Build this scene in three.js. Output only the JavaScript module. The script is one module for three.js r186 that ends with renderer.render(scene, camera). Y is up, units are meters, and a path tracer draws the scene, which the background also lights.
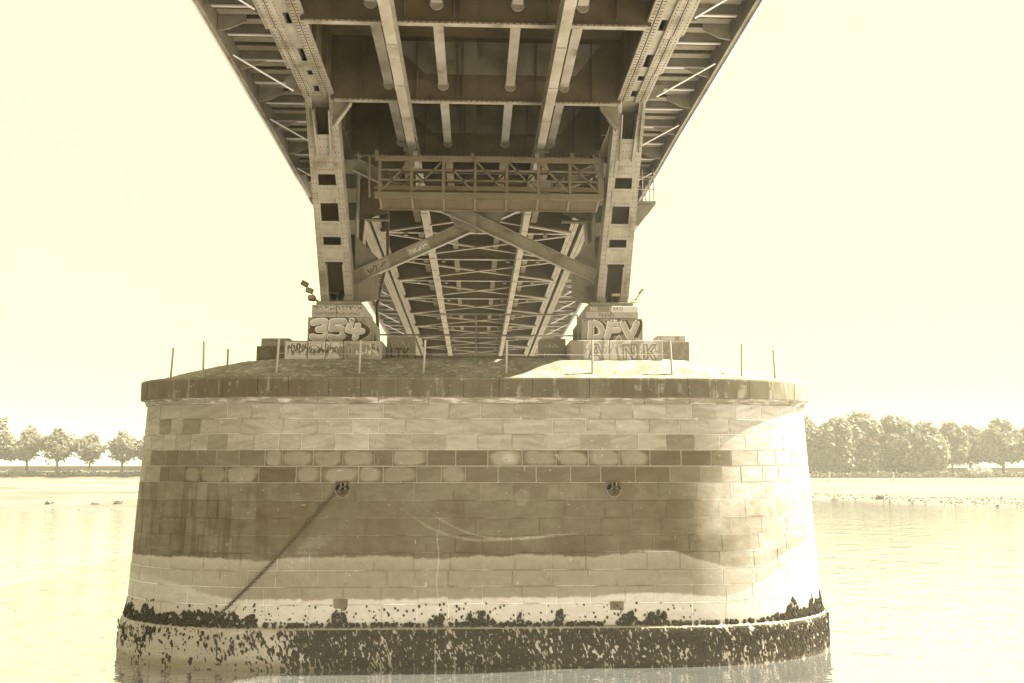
import * as THREE from 'three';
import { mergeGeometries } from 'three/addons/utils/BufferGeometryUtils.js';
import { RoundedBoxGeometry } from 'three/addons/geometries/RoundedBoxGeometry.js';

// ---------------------------------------------------------------- camera, sky, sun, exposure
const scene = new THREE.Scene();
const camera = new THREE.PerspectiveCamera(41.55, 1024 / 683, 0.1, 3000);
const YAW = THREE.MathUtils.degToRad(2.35), PITCH = THREE.MathUtils.degToRad(7.31);
camera.position.set(0, 6.4, 30);
camera.lookAt(Math.sin(YAW) * Math.cos(PITCH), 6.4 + Math.sin(PITCH), 30 - Math.cos(YAW) * Math.cos(PITCH));

const EXPOSURE = 5.4;
const renderer = new THREE.WebGLRenderer({ antialias: true });
renderer.setSize(1024, 683);
renderer.toneMapping = THREE.LinearToneMapping;
renderer.toneMappingExposure = EXPOSURE;
renderer.shadowMap.enabled = true;

const SKYW = 64, SKYH = 32, skyData = new Float32Array(SKYW * SKYH * 4);
for (let j = 0; j < SKYH; j++) for (let i = 0; i < SKYW; i++) {
  const k = (j * SKYW + i) * 4, v = 1 + 0.01 * Math.sin(i / SKYW * Math.PI * 2) * Math.sin(j / SKYH * Math.PI);
  skyData[k] = 1.45 * v / EXPOSURE; skyData[k + 1] = 1.38 * v / EXPOSURE; skyData[k + 2] = 0.745 / EXPOSURE; skyData[k + 3] = 1;
}
const sky = new THREE.DataTexture(skyData, SKYW, SKYH, THREE.RGBAFormat, THREE.FloatType);
sky.mapping = THREE.EquirectangularReflectionMapping; sky.magFilter = THREE.LinearFilter; sky.needsUpdate = true;
scene.background = sky; scene.environment = sky;

const SUN_EL = THREE.MathUtils.degToRad(51), SUN_AZ = THREE.MathUtils.degToRad(8);
const sun = new THREE.DirectionalLight(new THREE.Color().setRGB(1, 0.96, 0.69), 5);
sun.position.set(Math.cos(SUN_EL) * Math.cos(SUN_AZ) * 120, Math.sin(SUN_EL) * 120, -Math.cos(SUN_EL) * Math.sin(SUN_AZ) * 120);
sun.castShadow = true; sun.shadow.mapSize.set(4096, 4096);
Object.assign(sun.shadow.camera, { left: -60, right: 60, top: 60, bottom: -60, near: 1, far: 400 });
scene.add(sun, sun.target);
scene.fog = new THREE.FogExp2(new THREE.Color().setRGB(1, 0.95, 0.9), 0.0009);

// ---------------------------------------------------------------- helpers
function rng(seed) { let a = seed >>> 0; return () => { a = (a + 0x6D2B79F5) | 0; let t = Math.imul(a ^ (a >>> 15), 1 | a); t = (t + Math.imul(t ^ (t >>> 7), 61 | t)) ^ t; return ((t ^ (t >>> 14)) >>> 0) / 4294967296; }; }
const clamp = (x, a = 0, b = 1) => Math.min(b, Math.max(a, x));
const lerp = (a, b, t) => a + (b - a) * t;
const smooth = (a, b, x) => { const t = clamp((x - a) / (b - a)); return t * t * (3 - 2 * t); };
function hash2(i, j) { let h = Math.imul(i, 374761393) ^ Math.imul(j, 668265263); h = Math.imul(h ^ (h >>> 13), 1274126177); return ((h ^ (h >>> 16)) >>> 0) / 4294967296; }
function noise(x, y, wrap = 0) {
  let i = Math.floor(x), j = Math.floor(y); const u = x - i, v = y - j, a = u * u * (3 - 2 * u), b = v * v * (3 - 2 * v);
  let i1 = i + 1, j1 = j + 1; if (wrap) { i = ((i % wrap) + wrap) % wrap; i1 = ((i1 % wrap) + wrap) % wrap; j = ((j % wrap) + wrap) % wrap; j1 = ((j1 % wrap) + wrap) % wrap; }
  return lerp(lerp(hash2(i, j), hash2(i1, j), a), lerp(hash2(i, j1), hash2(i1, j1), a), b);
}
function fbm(x, y, o = 4, wrap = 0) { let s = 0, w = 0.5, t = 0; for (let k = 0; k < o; k++) { s += w * noise(x + k * 17 * (wrap ? 0 : 1), y, wrap); t += w; w *= 0.5; x *= 2; y *= 2; wrap *= 2; } return s / t; }
// the photograph is a sepia print: a grey of luminance L as the warm tint it has there (linear)
const SEP = [[0.01, 1.6, 0.25], [0.03, 1.8, 0.22], [0.1, 1.27, 0.64], [0.2, 1.19, 0.8], [0.45, 1.13, 1.0], [1, 1.0, 1.0]], REFLECT = 0.665;
function sep(L) {
  const l = Math.log(clamp(L, 0.01, 1)); let k = 0; while (k < SEP.length - 2 && l > Math.log(SEP[k + 1][0])) k++;
  const a = SEP[k], b = SEP[k + 1], t = clamp((l - Math.log(a[0])) / (Math.log(b[0]) - Math.log(a[0])));
  return [L * lerp(a[1], b[1], t), L, L * lerp(a[2], b[2], t)].map((c) => Math.min(0.9, c * REFLECT));
}
const SEPT = []; for (let i = 0; i <= 1024; i++) SEPT.push(sep(i / 1024).map((c) => Math.round(255 * (c <= 0.0031308 ? 12.92 * c : 1.055 * Math.pow(c, 1 / 2.4) - 0.055))));
const css = (L) => 'rgb(' + SEPT[Math.round(clamp(L) * 1024)].join(',') + ')';
const col = (L) => { const c = sep(L); return new THREE.Color().setRGB(c[0], c[1], c[2]); };
function dataTex(w, h, fn, { color = true, repeat = false } = {}) {
  const d = new Uint8Array(w * h * 4);
  for (let j = 0; j < h; j++) for (let i = 0; i < w; i++) {
    const k = (j * w + i) * 4, L = fn((i + 0.5) / w, (j + 0.5) / h);
    if (color) { const c = SEPT[Math.round(clamp(L) * 1024)]; d[k] = c[0]; d[k + 1] = c[1]; d[k + 2] = c[2]; }
    else d[k] = d[k + 1] = d[k + 2] = Math.round(clamp(L) * 255);
    d[k + 3] = 255;
  }
  const t = new THREE.DataTexture(d, w, h, THREE.RGBAFormat); t.magFilter = THREE.LinearFilter; t.minFilter = THREE.LinearMipmapLinearFilter; t.generateMipmaps = true;
  if (color) t.colorSpace = THREE.SRGBColorSpace;
  if (repeat) t.wrapS = t.wrapT = THREE.RepeatWrapping;
  t.needsUpdate = true; return t;
}
function std(o) { return new THREE.MeshStandardMaterial({ roughness: 0.85, metalness: 0, ...o }); }
const used = new Map();
function numbered(n) { const k = used.get(n) || 0; used.set(n, k + 1); return k ? `${n}_${String(k).padStart(3, '0')}` : n; }
function shade(m) { m.castShadow = true; m.receiveShadow = true; return m; }
function tag(o, label, category, group, kind) { o.userData.label = label; if (category) o.userData.category = category; if (group) o.userData.group = group; if (kind) o.userData.kind = kind; return o; }
function thing(name, label, category, pos = [0, 0, 0], group) { const o = new THREE.Group(); o.name = numbered(name); o.position.set(...pos); scene.add(o); return tag(o, label, category, group); }
function part(name, geo, mat, parent) {
  const g = Array.isArray(geo) ? merge(geo) : geo; const m = shade(new THREE.Mesh(g, mat)); m.name = parent && parent !== scene ? name : numbered(name); (parent || scene).add(m); return m;
}
function merge(list) {
  return list.length === 1 ? list[0] : mergeGeometries(list.map((g) => { const n = g.index ? g.toNonIndexed() : g; for (const a of Object.keys(n.attributes)) if (!['position', 'normal', 'uv'].includes(a)) n.deleteAttribute(a); return n; }));
}
function boxUV(g, s = 1) {   // uv in metres by the dominant axis of each face
  const n = g.index ? g.toNonIndexed() : g, p = n.attributes.position, q = n.attributes.normal, uv = new Float32Array(p.count * 2);
  for (let i = 0; i < p.count; i++) {
    const ax = Math.abs(q.getX(i)), ay = Math.abs(q.getY(i)), az = Math.abs(q.getZ(i));
    const [u, v] = ax > ay && ax > az ? [p.getZ(i), p.getY(i)] : ay > az ? [p.getX(i), p.getZ(i)] : [p.getX(i), p.getY(i)];
    uv[i * 2] = u * s; uv[i * 2 + 1] = v * s;
  }
  n.setAttribute('uv', new THREE.BufferAttribute(uv, 2)); return n;
}
const V = (x, y, z) => new THREE.Vector3(x, y, z);
function box(x0, x1, y0, y1, z0, z1, uv = true) { const g = new THREE.BoxGeometry(x1 - x0, y1 - y0, z1 - z0); g.translate((x0 + x1) / 2, (y0 + y1) / 2, (z0 + z1) / 2); return uv ? boxUV(g) : g; }
function rbox(x0, x1, y0, y1, z0, z1, r = 0.02) { const g = new RoundedBoxGeometry(x1 - x0, y1 - y0, z1 - z0, 1, r); g.translate((x0 + x1) / 2, (y0 + y1) / 2, (z0 + z1) / 2); return g; }
// a rectangular bar from a to b; w along `side` (made square to the bar), h across
function bar(a, b, w, h, side = V(1, 0, 0)) {
  const d = b.clone().sub(a), L = d.length(); d.normalize();
  const s = side.clone().addScaledVector(d, -side.dot(d)).normalize(), n = d.clone().cross(s);
  const g = new THREE.BoxGeometry(w, h, L); g.applyMatrix4(new THREE.Matrix4().makeBasis(s, n, d).setPosition(a.clone().add(b).multiplyScalar(0.5)));
  return boxUV(g);
}
function rod(a, b, r, seg = 6) { const d = b.clone().sub(a), g = new THREE.CylinderGeometry(r, r, d.length(), seg); g.applyQuaternion(new THREE.Quaternion().setFromUnitVectors(V(0, 1, 0), d.clone().normalize())); g.translate((a.x + b.x) / 2, (a.y + b.y) / 2, (a.z + b.z) / 2); return boxUV(g); }
// a prism: polygon of 3-D points (planar), thickened by t along n
function plate(pts, n, t) {
  const k = pts.length, nn = n.clone().normalize().multiplyScalar(t / 2), pos = [], f = pts.map((p) => p.clone().add(nn)), b = pts.map((p) => p.clone().sub(nn));
  const tri = (a, c, d) => pos.push(a.x, a.y, a.z, c.x, c.y, c.z, d.x, d.y, d.z);
  for (let i = 1; i < k - 1; i++) { tri(f[0], f[i], f[i + 1]); tri(b[0], b[i + 1], b[i]); }
  for (let i = 0; i < k; i++) { const j = (i + 1) % k; tri(f[i], b[i], b[j]); tri(f[i], b[j], f[j]); }
  const g = new THREE.BufferGeometry(); g.setAttribute('position', new THREE.Float32BufferAttribute(pos, 3)); g.computeVertexNormals(); return boxUV(g);
}
function grid(nu, nv, fn) {   // fn(u, v) -> [x, y, z, s, t]
  const pos = [], uv = [], idx = [];
  for (let j = 0; j <= nv; j++) for (let i = 0; i <= nu; i++) { const p = fn(i / nu, j / nv); pos.push(p[0], p[1], p[2]); uv.push(p[3], p[4]); }
  for (let j = 0; j < nv; j++) for (let i = 0; i < nu; i++) { const a = j * (nu + 1) + i; idx.push(a, a + 1, a + nu + 2, a, a + nu + 2, a + nu + 1); }
  const g = new THREE.BufferGeometry(); g.setAttribute('position', new THREE.Float32BufferAttribute(pos, 3)); g.setAttribute('uv', new THREE.Float32BufferAttribute(uv, 2)); g.setIndex(idx); g.computeVertexNormals(); return g;
}
function stuff(name, geo, mat, mats, parent) { const m = shade(new THREE.InstancedMesh(geo, mat, mats.length)); mats.forEach((x, i) => m.setMatrixAt(i, x)); m.name = name; m.userData.kind = 'stuff'; parent.add(m); return m; }

// ---------------------------------------------------------------- shared bump maps
const grainBump = dataTex(512, 512, (u, v) => 0.6 * fbm(u * 12, v * 12, 5, 12) + 0.4 * noise(u * 128, v * 128, 128), { color: false, repeat: true });
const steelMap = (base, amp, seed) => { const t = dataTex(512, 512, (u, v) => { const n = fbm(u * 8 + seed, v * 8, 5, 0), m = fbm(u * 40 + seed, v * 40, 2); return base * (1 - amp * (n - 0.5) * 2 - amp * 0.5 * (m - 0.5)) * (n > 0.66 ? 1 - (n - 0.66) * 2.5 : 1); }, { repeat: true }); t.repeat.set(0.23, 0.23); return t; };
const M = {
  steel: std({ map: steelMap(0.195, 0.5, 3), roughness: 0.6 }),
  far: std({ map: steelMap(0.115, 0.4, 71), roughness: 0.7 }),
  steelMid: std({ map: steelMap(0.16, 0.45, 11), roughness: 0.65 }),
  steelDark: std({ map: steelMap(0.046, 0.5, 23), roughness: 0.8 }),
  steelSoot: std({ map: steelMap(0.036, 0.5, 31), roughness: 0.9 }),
  cream: std({ color: col(0.55), roughness: 0.55 }),
  rail: std({ color: col(0.36), roughness: 0.5 }),
  ribSteel: std({ map: steelMap(0.12, 0.45, 91), roughness: 0.8 }),
  mesh: std({ map: steelMap(0.13, 0.4, 41), roughness: 0.8 }),
  carriage: std({ map: steelMap(0.08, 0.35, 51), roughness: 0.7 }), carriageDark: std({ map: steelMap(0.055, 0.35, 57), roughness: 0.8 }),
};

// ---------------------------------------------------------------- river, far bank
const WATER = 0.42;
const waveBump = (() => {
  const r = rng(5), w = []; const T = 1024;
  for (let k = 0; k < 46; k++) { const f = 2 + Math.pow(r(), 1.6) * 62, a = (r() - 0.5) * 2.2 + Math.PI / 2; w.push([Math.round(f * Math.cos(a)), Math.round(f * Math.sin(a)), r() * 6.28, 1 / Math.pow(f, 0.85)]); }
  const tot = w.reduce((s, x) => s + x[3], 0) * 0.42;
  return dataTex(T, T, (u, v) => { let h = 0; const du = 0.05 * (fbm(u * 6, v * 6, 3, 6) - 0.5), dv = 0.05 * (fbm(u * 6 + 0.5, v * 6 + 0.5, 3, 6) - 0.5); for (const x of w) h += x[3] * Math.sin(6.2832 * (x[0] * (u + du) + x[1] * (v + dv)) + x[2]); return 0.5 + 0.5 * h / tot; }, { color: false, repeat: true });
})();
waveBump.repeat.set(1 / 16, 1 / 11);
{
  const g = grid(1, 1, (u, v) => [lerp(-900, 900, u), WATER, lerp(120, -260, v), lerp(-900, 900, u), lerp(120, -260, v)]);
  const m = part('river_water', g, new THREE.MeshPhysicalMaterial({ color: new THREE.Color().setRGB(0.77, 0.76, 0.82), metalness: 0.93, roughness: 0.08, bumpMap: waveBump, bumpScale: 0.06 }), scene);
  tag(m, 'pale rippled river water around the stone pier', null, null, 'structure');
}
// far shore: line z(x), meadow rising behind it
const shoreZ = (x) => -76 - (x > 25 ? 19 * smooth(66, 46, x) : 0) + 1.6 * Math.sin(x * 0.21) + 0.8 * Math.sin(x * 0.57 + 1);
function bankY(x, z) {
  const d = shoreZ(x) - z; if (d < 0) return WATER - 0.35 + d * 0.06;
  const right = smooth(0, 50, x);
  const top = lerp(2.2, 1.2, right);
  let y = WATER - 0.35 + Math.min(0.55, d * 0.22) + (top - 0.7) * smooth(0, 1, d / 62) + 0.25 * (fbm(x * 0.16 + 9, z * 0.12, 3) - 0.5) * clamp(d / 4);
  y += lerp(1.35, 0.9, right) * smooth(-147, -152, z);                         // the slope up to the riverside path
  return y;
}
{
  const N = 512, map = dataTex(N, N, (u, v) => { const x = lerp(-300, 300, u), z = lerp(-70, -260, v); const d = shoreZ(x) - z, n = fbm(x * 0.05, z * 0.35, 4), m = fbm(x * 0.5, z * 1.3, 3); let L = 0.17 + 0.2 * (n - 0.5) + 0.14 * (m - 0.5); if (d < 5) L = lerp(0.2, L, clamp(d / 5)); if (z < -146) L = 0.16 + 0.1 * (m - 0.5); return L; });
  const g = grid(300, 120, (u, v) => { const x = lerp(-300, 300, u), z = lerp(-70, -260, Math.pow(v, 1.15)); return [x, bankY(x, z), z, u, (z + 70) / -190]; });
  tag(part('river_bank', g, std({ map, color: new THREE.Color().setRGB(0.82, 0.8, 1), roughness: 1, bumpMap: grainBump, bumpScale: 0.02 }), scene), 'dry grassy flood meadow sloping up from the far shore', null, null, 'structure');
  const flat = grid(1, 1, (u, v) => [lerp(-1500, 1500, u), 1.6, lerp(-255, -1600, v), u, v]);
  tag(part('ground', flat, std({ color: col(0.2), roughness: 1 }), scene), 'flat land beyond the riverside trees', null, null, 'structure');
}
{ // pebbles and rubble along the waterline
  const r = rng(71), g = new THREE.IcosahedronGeometry(1, 0), mats = [], q = new THREE.Quaternion();
  for (let i = 0; i < 1900; i++) {
    const right = i < 900, x = right ? lerp(42, 74, Math.pow(r(), 0.8)) : lerp(-80, -28, r()), d = right ? Math.pow(r(), 1.3) * 20 : r() * 0.5, z = shoreZ(x) - d - 0.4, s = (right ? 0.05 : 0.07) + 0.12 * r() * r();
    q.setFromEuler(new THREE.Euler(r() * 6, r() * 6, r() * 6)); mats.push(new THREE.Matrix4().compose(V(x, bankY(x, z) + s * 0.3, z), q, V(s * (1 + r()), s * 0.7, s)));
  }
  const m = stuff('shore_stones', g, std({ color: col(0.11) }), mats, scene); tag(m, 'scattered dark stones along the far waterline', 'stones', null, 'stuff');
}

// ---------------------------------------------------------------- trees
function leafCloud(seed, lobes, leaf, count, tone) {   // many small folded leaf clumps on the outside of several lobes
  const r = rng(seed), pos = [], nor = [], cl = [], tot = lobes.reduce((s, l) => s + l[3] * l[4], 0);
  for (const [cx, cy, cz, rx, ry, rz] of lobes) {
    const n = Math.round(count * rx * ry / tot);
    for (let i = 0; i < n; i++) {
      const th = r() * 6.2832, cp = r() * 2 - 1, sp = Math.sqrt(1 - cp * cp), dx = sp * Math.cos(th), dy = cp, dz = sp * Math.sin(th);
      const lump = 0.7 + 0.95 * (fbm(dx * 3.4 + seed, dy * 3.4 + dz * 2.7, 4) - 0.32), rad = lump * (0.55 + 0.45 * Math.pow(r(), 0.45));
      const c = V(cx + dx * rx * rad, cy + dy * ry * rad, cz + dz * (rz || rx) * rad), s = leaf * (0.6 + 0.8 * r());
      const a = V(r() - 0.5, r() - 0.5, r() - 0.5).normalize(), n0 = V(dx, dy + 0.3, dz).addScaledVector(a, 0.9).normalize(), t = n0.clone().cross(V(r() - 0.5, r() - 0.5, r() - 0.5)).normalize(), b = n0.clone().cross(t);
      const L = 1.4 * tone * (0.85 + 0.3 * r()), k = sep(L);
      const P = [c.clone().addScaledVector(t, s), c.clone().addScaledVector(b, s * 0.7), c.clone().addScaledVector(t, -s), c.clone().addScaledVector(b, -s * 0.7).addScaledVector(n0, -s * 0.3)];
      for (const [i0, i1, i2] of [[0, 1, 2], [0, 2, 3]]) for (const p of [P[i0], P[i1], P[i2]]) { pos.push(p.x, p.y, p.z); nor.push(n0.x, n0.y, n0.z); cl.push(k[0], k[1], k[2]); }
    }
  }
  const g = new THREE.BufferGeometry(); g.setAttribute('position', new THREE.Float32BufferAttribute(pos, 3)); g.setAttribute('normal', new THREE.Float32BufferAttribute(nor, 3)); g.setAttribute('color', new THREE.Float32BufferAttribute(cl, 3)); return g;
}
const leafMat = new THREE.MeshPhysicalMaterial({ vertexColors: true, roughness: 0.95, side: THREE.DoubleSide, transmission: 0.5, thickness: 0 });
const barkMat = std({ color: col(0.1), roughness: 1 });
function trunkGeo(h, r0, seed, spread, limbs = 5) {
  const r = rng(seed), gs = [], t = new THREE.CylinderGeometry(r0 * 0.6, r0, h, 8); t.translate(0, h / 2, 0); gs.push(boxUV(t));
  for (let i = 0; i < limbs; i++) { const a = i / limbs * 6.28 + r(), l = h * (0.6 + 0.5 * r()); gs.push(rod(V(0, h * 0.85, 0), V(Math.cos(a) * spread * 0.5, h + l, Math.sin(a) * spread * 0.5), r0 * 0.28, 5)); }
  gs.push(rod(V(0, h * 0.9, 0), V(0, h * 2.2, 0), r0 * 0.4, 5)); return merge(gs);
}
const kinds = {
  linden: (k) => { const r = rng(900 + k), j = (a) => (r() - 0.5) * a, L = [[0, 4.3, 0, 2.8 + j(0.5), 2.7], [j(1.2), 6.2, 0, 2.0 + j(0.6), 1.9]]; for (let i = 0; i < 7; i++) { const a = i * 0.9 + r(), h = 2.7 + 3.6 * r(); L.push([Math.cos(a) * (2.6 - h * 0.2), h, Math.sin(a) * 2, 1.1 + 0.8 * r(), 0.9 + 0.7 * r()]); } L.push([j(0.8), 7.4 + j(0.8), 0, 0.9 + 0.5 * r(), 1.3]); return { c: leafCloud(100 + k, L, 0.28, 2800, 0.13), t: trunkGeo(2.0, 0.26, 40 + k, 3) }; },
  round: (k) => ({ c: leafCloud(200 + k, [[0, 6.6, 0, 4.6, 4.2], [-2.4, 8.6, 0.5, 3.2, 2.8], [2.3, 8.8, 0, 3.1, 2.7], [0, 10.6 + k * 0.4, 0, 2.6, 2.0], [3.4, 5.2, 0.3, 2.8, 2.4], [-3.5, 5.4, 0.2, 2.8, 2.4]], 0.44, 5000, 0.14), t: trunkGeo(3.2, 0.4, 60 + k, 5) }),
  willow: (k) => ({ c: leafCloud(300 + k, [[0, 6.2, 0, 5.8, 5.4], [-3.4, 8.4, 0.6, 3.6, 3.4], [3.2, 8.2, 0.4, 3.8, 3.4], [0.3, 11, 0, 3.4, 2.4], [-4.4, 3.6, 0.6, 3.0, 3.2], [4.6, 3.6, 0.6, 3.2, 3.3], [0, 3.2, 2.0, 4.2, 3.0]], 0.5, 8200, 0.14), t: trunkGeo(3, 0.5, 80 + k, 6) }),
};
const protos = {};
for (const [n, f] of Object.entries(kinds)) protos[n] = (n === 'linden' ? [0, 1, 2, 3, 4, 5] : [0, 1]).map((k) => f(k));
function tree(kind, k, x, z, s, turn, label, group, sy = 1) {
  const p = protos[kind][k], t = thing({ linden: 'linden_tree', round: 'round_tree', willow: 'spreading_tree' }[kind], label, 'tree', [x, bankY(x, z) - 0.05, z], group);
  part('trunk', p.t, barkMat, t); part('crown', p.c, leafMat, t); t.scale.set(s, s * sy, s); t.rotation.y = turn; return t;
}
const LT = 'clipped trees along the left far bank', RT = 'big trees on the right far bank';
tree('linden', 0, -94, -152, 1.39, 0.4, 'tallest tree of the left far bank row, cut by the left picture edge', LT, 0.9);
tree('linden', 1, -88.3, -153, 1.14, 1.1, 'second tree from the left in the far bank row, beside the bright path', LT, 0.9);
tree('linden', 2, -82, -152, 1.18, 2.0, 'pointed tree third from the left in the far bank row', LT, 0.9);
tree('linden', 3, -75.7, -152, 1.04, 3.1, 'low rounded tree fourth from the left in the far bank row', LT, 0.9);
tree('linden', 4, -69.8, -153, 1.04, 4.2, 'last tree of the left far bank row standing clear of the pier', LT, 0.9);
tree('linden', 5, -63.5, -152, 1.10, 5.2, 'tree of the left far bank row half hidden by the stone pier', LT, 0.9);
tree('willow', 1, 73.5, -172, 0.95, 5, 'broad tree mostly hidden behind the sunlit end of the pier', RT, 1.10);
tree('willow', 0, 80, -168, 0.9, 0, 'broad tree right beside the sunlit end of the pier', RT, 1.10);
tree('willow', 1, 87, -171, 0.98, 1.4, 'tallest tree of the leafy clump right of the pier', RT, 1.12);
tree('willow', 0, 94, -169, 0.95, 2.5, 'tree in the middle of the leafy clump right of the pier', RT, 1.10);
tree('willow', 1, 100.5, -168, 0.82, 3.6, 'lower tree ending the leafy clump, its branches reaching the meadow', RT, 1.12);
tree('round', 0, 105.5, -186, 0.75, 0.5, 'narrow tree in the gap behind the leafy clump', RT, 1.26);
tree('round', 1, 111.5, -178, 0.82, 1.5, 'open tree with bare trunk right of the leafy clump', RT, 1.23);
tree('round', 0, 118, -182, 0.8, 2.5, 'slim tree between two larger ones on the right bank', RT, 1.23);
tree('round', 1, 122, -175, 0.98, 0.3, 'large round tree near the right picture edge', RT, 1.08);
tree('round', 0, 131, -174, 1.05, 4.5, 'rightmost large tree cut by the picture edge', RT, 1.12);
function shrub(seed, x, z, w, h, label, tone = 0.3) {
  const t = thing('shrub', label, 'bush', [x, bankY(x, z), z], 'bushes on the far bank'), r = rng(seed);
  part('foliage', leafCloud(seed, [[0, h * 0.45, 0, w * 0.5, h * 0.5], [w * 0.25, h * 0.35, 0, w * 0.3, h * 0.4], [-w * 0.27, h * 0.3, 0.1, w * 0.28, h * 0.35]], Math.min(0.3, h * 0.25), 420, tone), leafMat, t);
  part('stem', [rod(V(0, 0, 0), V(0.1 * w * (r() - 0.5), h * 0.6, 0), 0.03, 5), rod(V(0, 0, 0), V(w * 0.2, h * 0.5, 0.1), 0.02, 5)], barkMat, t);
}
shrub(401, 109.5, -163, 5.6, 3, 'wide dark bush at the foot of the open trees on the right bank');
shrub(402, 127.5, -160, 3.2, 3.2, 'tall bush near the right picture edge');
shrub(403, -51.5, -83, 0.9, 0.55, 'small bush by the left shore, left of two others');
shrub(404, -45.8, -82.5, 1.0, 0.4, 'flat little bush by the left shore, middle of three');
shrub(405, -43.5, -83.5, 1.0, 0.6, 'little bush by the left shore nearest the pier');
shrub(406, 43.9, -100, 1.5, 0.6, 'small bush by the right shore beside the pier edge');
shrub(407, 46, -101, 1.0, 0.8, 'tiny round bush by the right shore, second from the pier', 0.16);
shrub(408, 50.5, -96, 1.3, 0.5, 'dark bush leaning over the gravel on the right shore');
shrub(409, 55.5, -93, 1.0, 0.6, 'lone tuft on the right shore above the gravel', 0.16);
function hedge(name, label, x0, x1, z, h, seed) {
  const r = rng(seed), t = thing(name, label, 'hedge', [0, 0, 0]), L = [];
  for (let x = x0; x < x1; x += 1.0) { const hh = h * (0.75 + 0.5 * r()); L.push([x, bankY(x, z) + hh * 0.42, z, 0.9, hh * 0.55, 0.6]); }
  part('foliage', leafCloud(seed, L, 0.2, (x1 - x0) * 60, 0.1), leafMat, t); part('stem', [box(x0, x1, bankY(x0, z) - 0.2, bankY(x0, z) + 0.25, z - 0.1, z + 0.1)], barkMat, t);
}
hedge('hedge', 'low clipped hedge under the left far bank trees', -92, -52, -149.5, 1.0, 501);
hedge('hedge', 'rough hedge at the foot of the right far bank trees', 66, 140, -160.5, 1.3, 502);
function bankWall(label, x0, x1, z, y0, y1) {
  const t = thing('river_wall', label, 'wall', [0, 0, 0]);
  for (let x = x0, i = 0; x < x1 - 0.1; x += 4, i++) part('wall_panel', box(x + 0.02, x + 3.98, y0, y1, z - 0.2, z + 0.2), [M.bw1, M.bw2][i % 2], t);
  part('coping', box(x0, x1, y1, y1 + 0.14, z - 0.28, z + 0.28), M.rail, t);
}
M.bw1 = std({ color: col(0.22) }); M.bw2 = std({ color: col(0.25) });
bankWall('low pale wall behind the left far bank hedge', -112, -52, -163, 2.4, 4.4);
bankWall('low wall running behind the right far bank trees', 70, 150, -188, 1.4, 3.7);
for (const [x, z, l] of [[71.2, -150, 'white marker post on the right meadow nearer the pier'], [84.3, -150, 'white marker post on the right meadow farther from the pier']]) {
  const t = thing('marker_post', l, 'post', [x, bankY(x, z) - 0.05, z], 'white marker posts on the meadow'); part('post', boxUV(new THREE.CylinderGeometry(0.13, 0.16, 1.55, 8).translate(0, 0.78, 0)), M.cream, t); part('cap', boxUV(new THREE.SphereGeometry(0.17, 8, 6).translate(0, 1.58, 0)), M.cream, t);
}

// ---------------------------------------------------------------- pier outline (stadium with elliptical ends), by arc length s from the middle of the front
const PX = 0.16, OL = 5.8, OA = 4.98, OB = 2.85, TAB = [];
{ let s = 0, p = null; const N = 400; const push = (x, z, nx, nz) => { if (p) s += Math.hypot(x - p[0], z - p[1]); p = [x, z]; TAB.push([s, x, z, nx, nz]); };
  push(0, OB, 0, 1);
  for (let i = 0; i <= N; i++) { const a = i / N * Math.PI, x = OL + OA * Math.sin(a), z = OB * Math.cos(a), nx = Math.sin(a) / OA, nz = Math.cos(a) / OB, l = Math.hypot(nx, nz); push(x, z, nx / l, nz / l); }
  push(0, -OB, 0, -1); }
const HALF = TAB[TAB.length - 1][0];
function outline(s, off = 0) {
  const q = Math.min(Math.abs(s), HALF), sg = s < 0 ? -1 : 1; let lo = 0, hi = TAB.length - 1; while (hi - lo > 1) { const m = (lo + hi) >> 1; TAB[m][0] <= q ? lo = m : hi = m; }
  const a = TAB[lo], b = TAB[hi], t = (q - a[0]) / (b[0] - a[0] || 1), x = lerp(a[1], b[1], t), z = lerp(a[2], b[2], t); let nx = lerp(a[3], b[3], t), nz = lerp(a[4], b[4], t); const l = Math.hypot(nx, nz); nx /= l; nz /= l;
  return { x: PX + sg * (x + nx * off), z: z + nz * off, nx: sg * nx, nz };
}
const sOfX = (x) => { const q = Math.abs(x - PX); if (q < OL) return x - PX; for (const t of TAB) if (t[1] >= q) return (x < PX ? -1 : 1) * t[0]; return (x < PX ? -1 : 1) * 12.1; };
const batter = (y) => 0.05 * (8 - y);

// courses and joints. Upper five courses follow the photograph's joints (pixels of a 33.3 px metre), the rest are drawn
const COURSE = [8.0, 7.54, 7.08, 6.61, 6.13, 5.64, 5.13, 4.62, 4.12, 3.63, 3.13, 2.67, 2.18, 1.55];
const JOINTS = [
  [152, 179, 229, 254, 282, 315, 349, 384, 415, 449, 481, 514, 547, 580, 601, 634, 667, 694, 719, 740],
  [153, 167, 182, 201, 222, 245, 286, 319, 354, 379, 406, 436, 470, 503, 553, 586, 616, 650, 681, 710, 732],
  [160, 175, 192, 210, 232, 258, 282, 304, 337, 370, 385, 412, 446, 478, 512, 545, 580, 611, 639, 667, 695, 722],
  [144, 164, 180, 200, 221, 244, 269, 287, 316, 345, 376, 394, 428, 456, 488, 522, 556, 588, 619, 650, 681, 711, 733],
  [158, 171, 187, 204, 232, 264, 300, 324, 361, 385, 418, 442, 466, 498, 536, 570, 600, 635, 670, 700, 722, 742],
];
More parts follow.
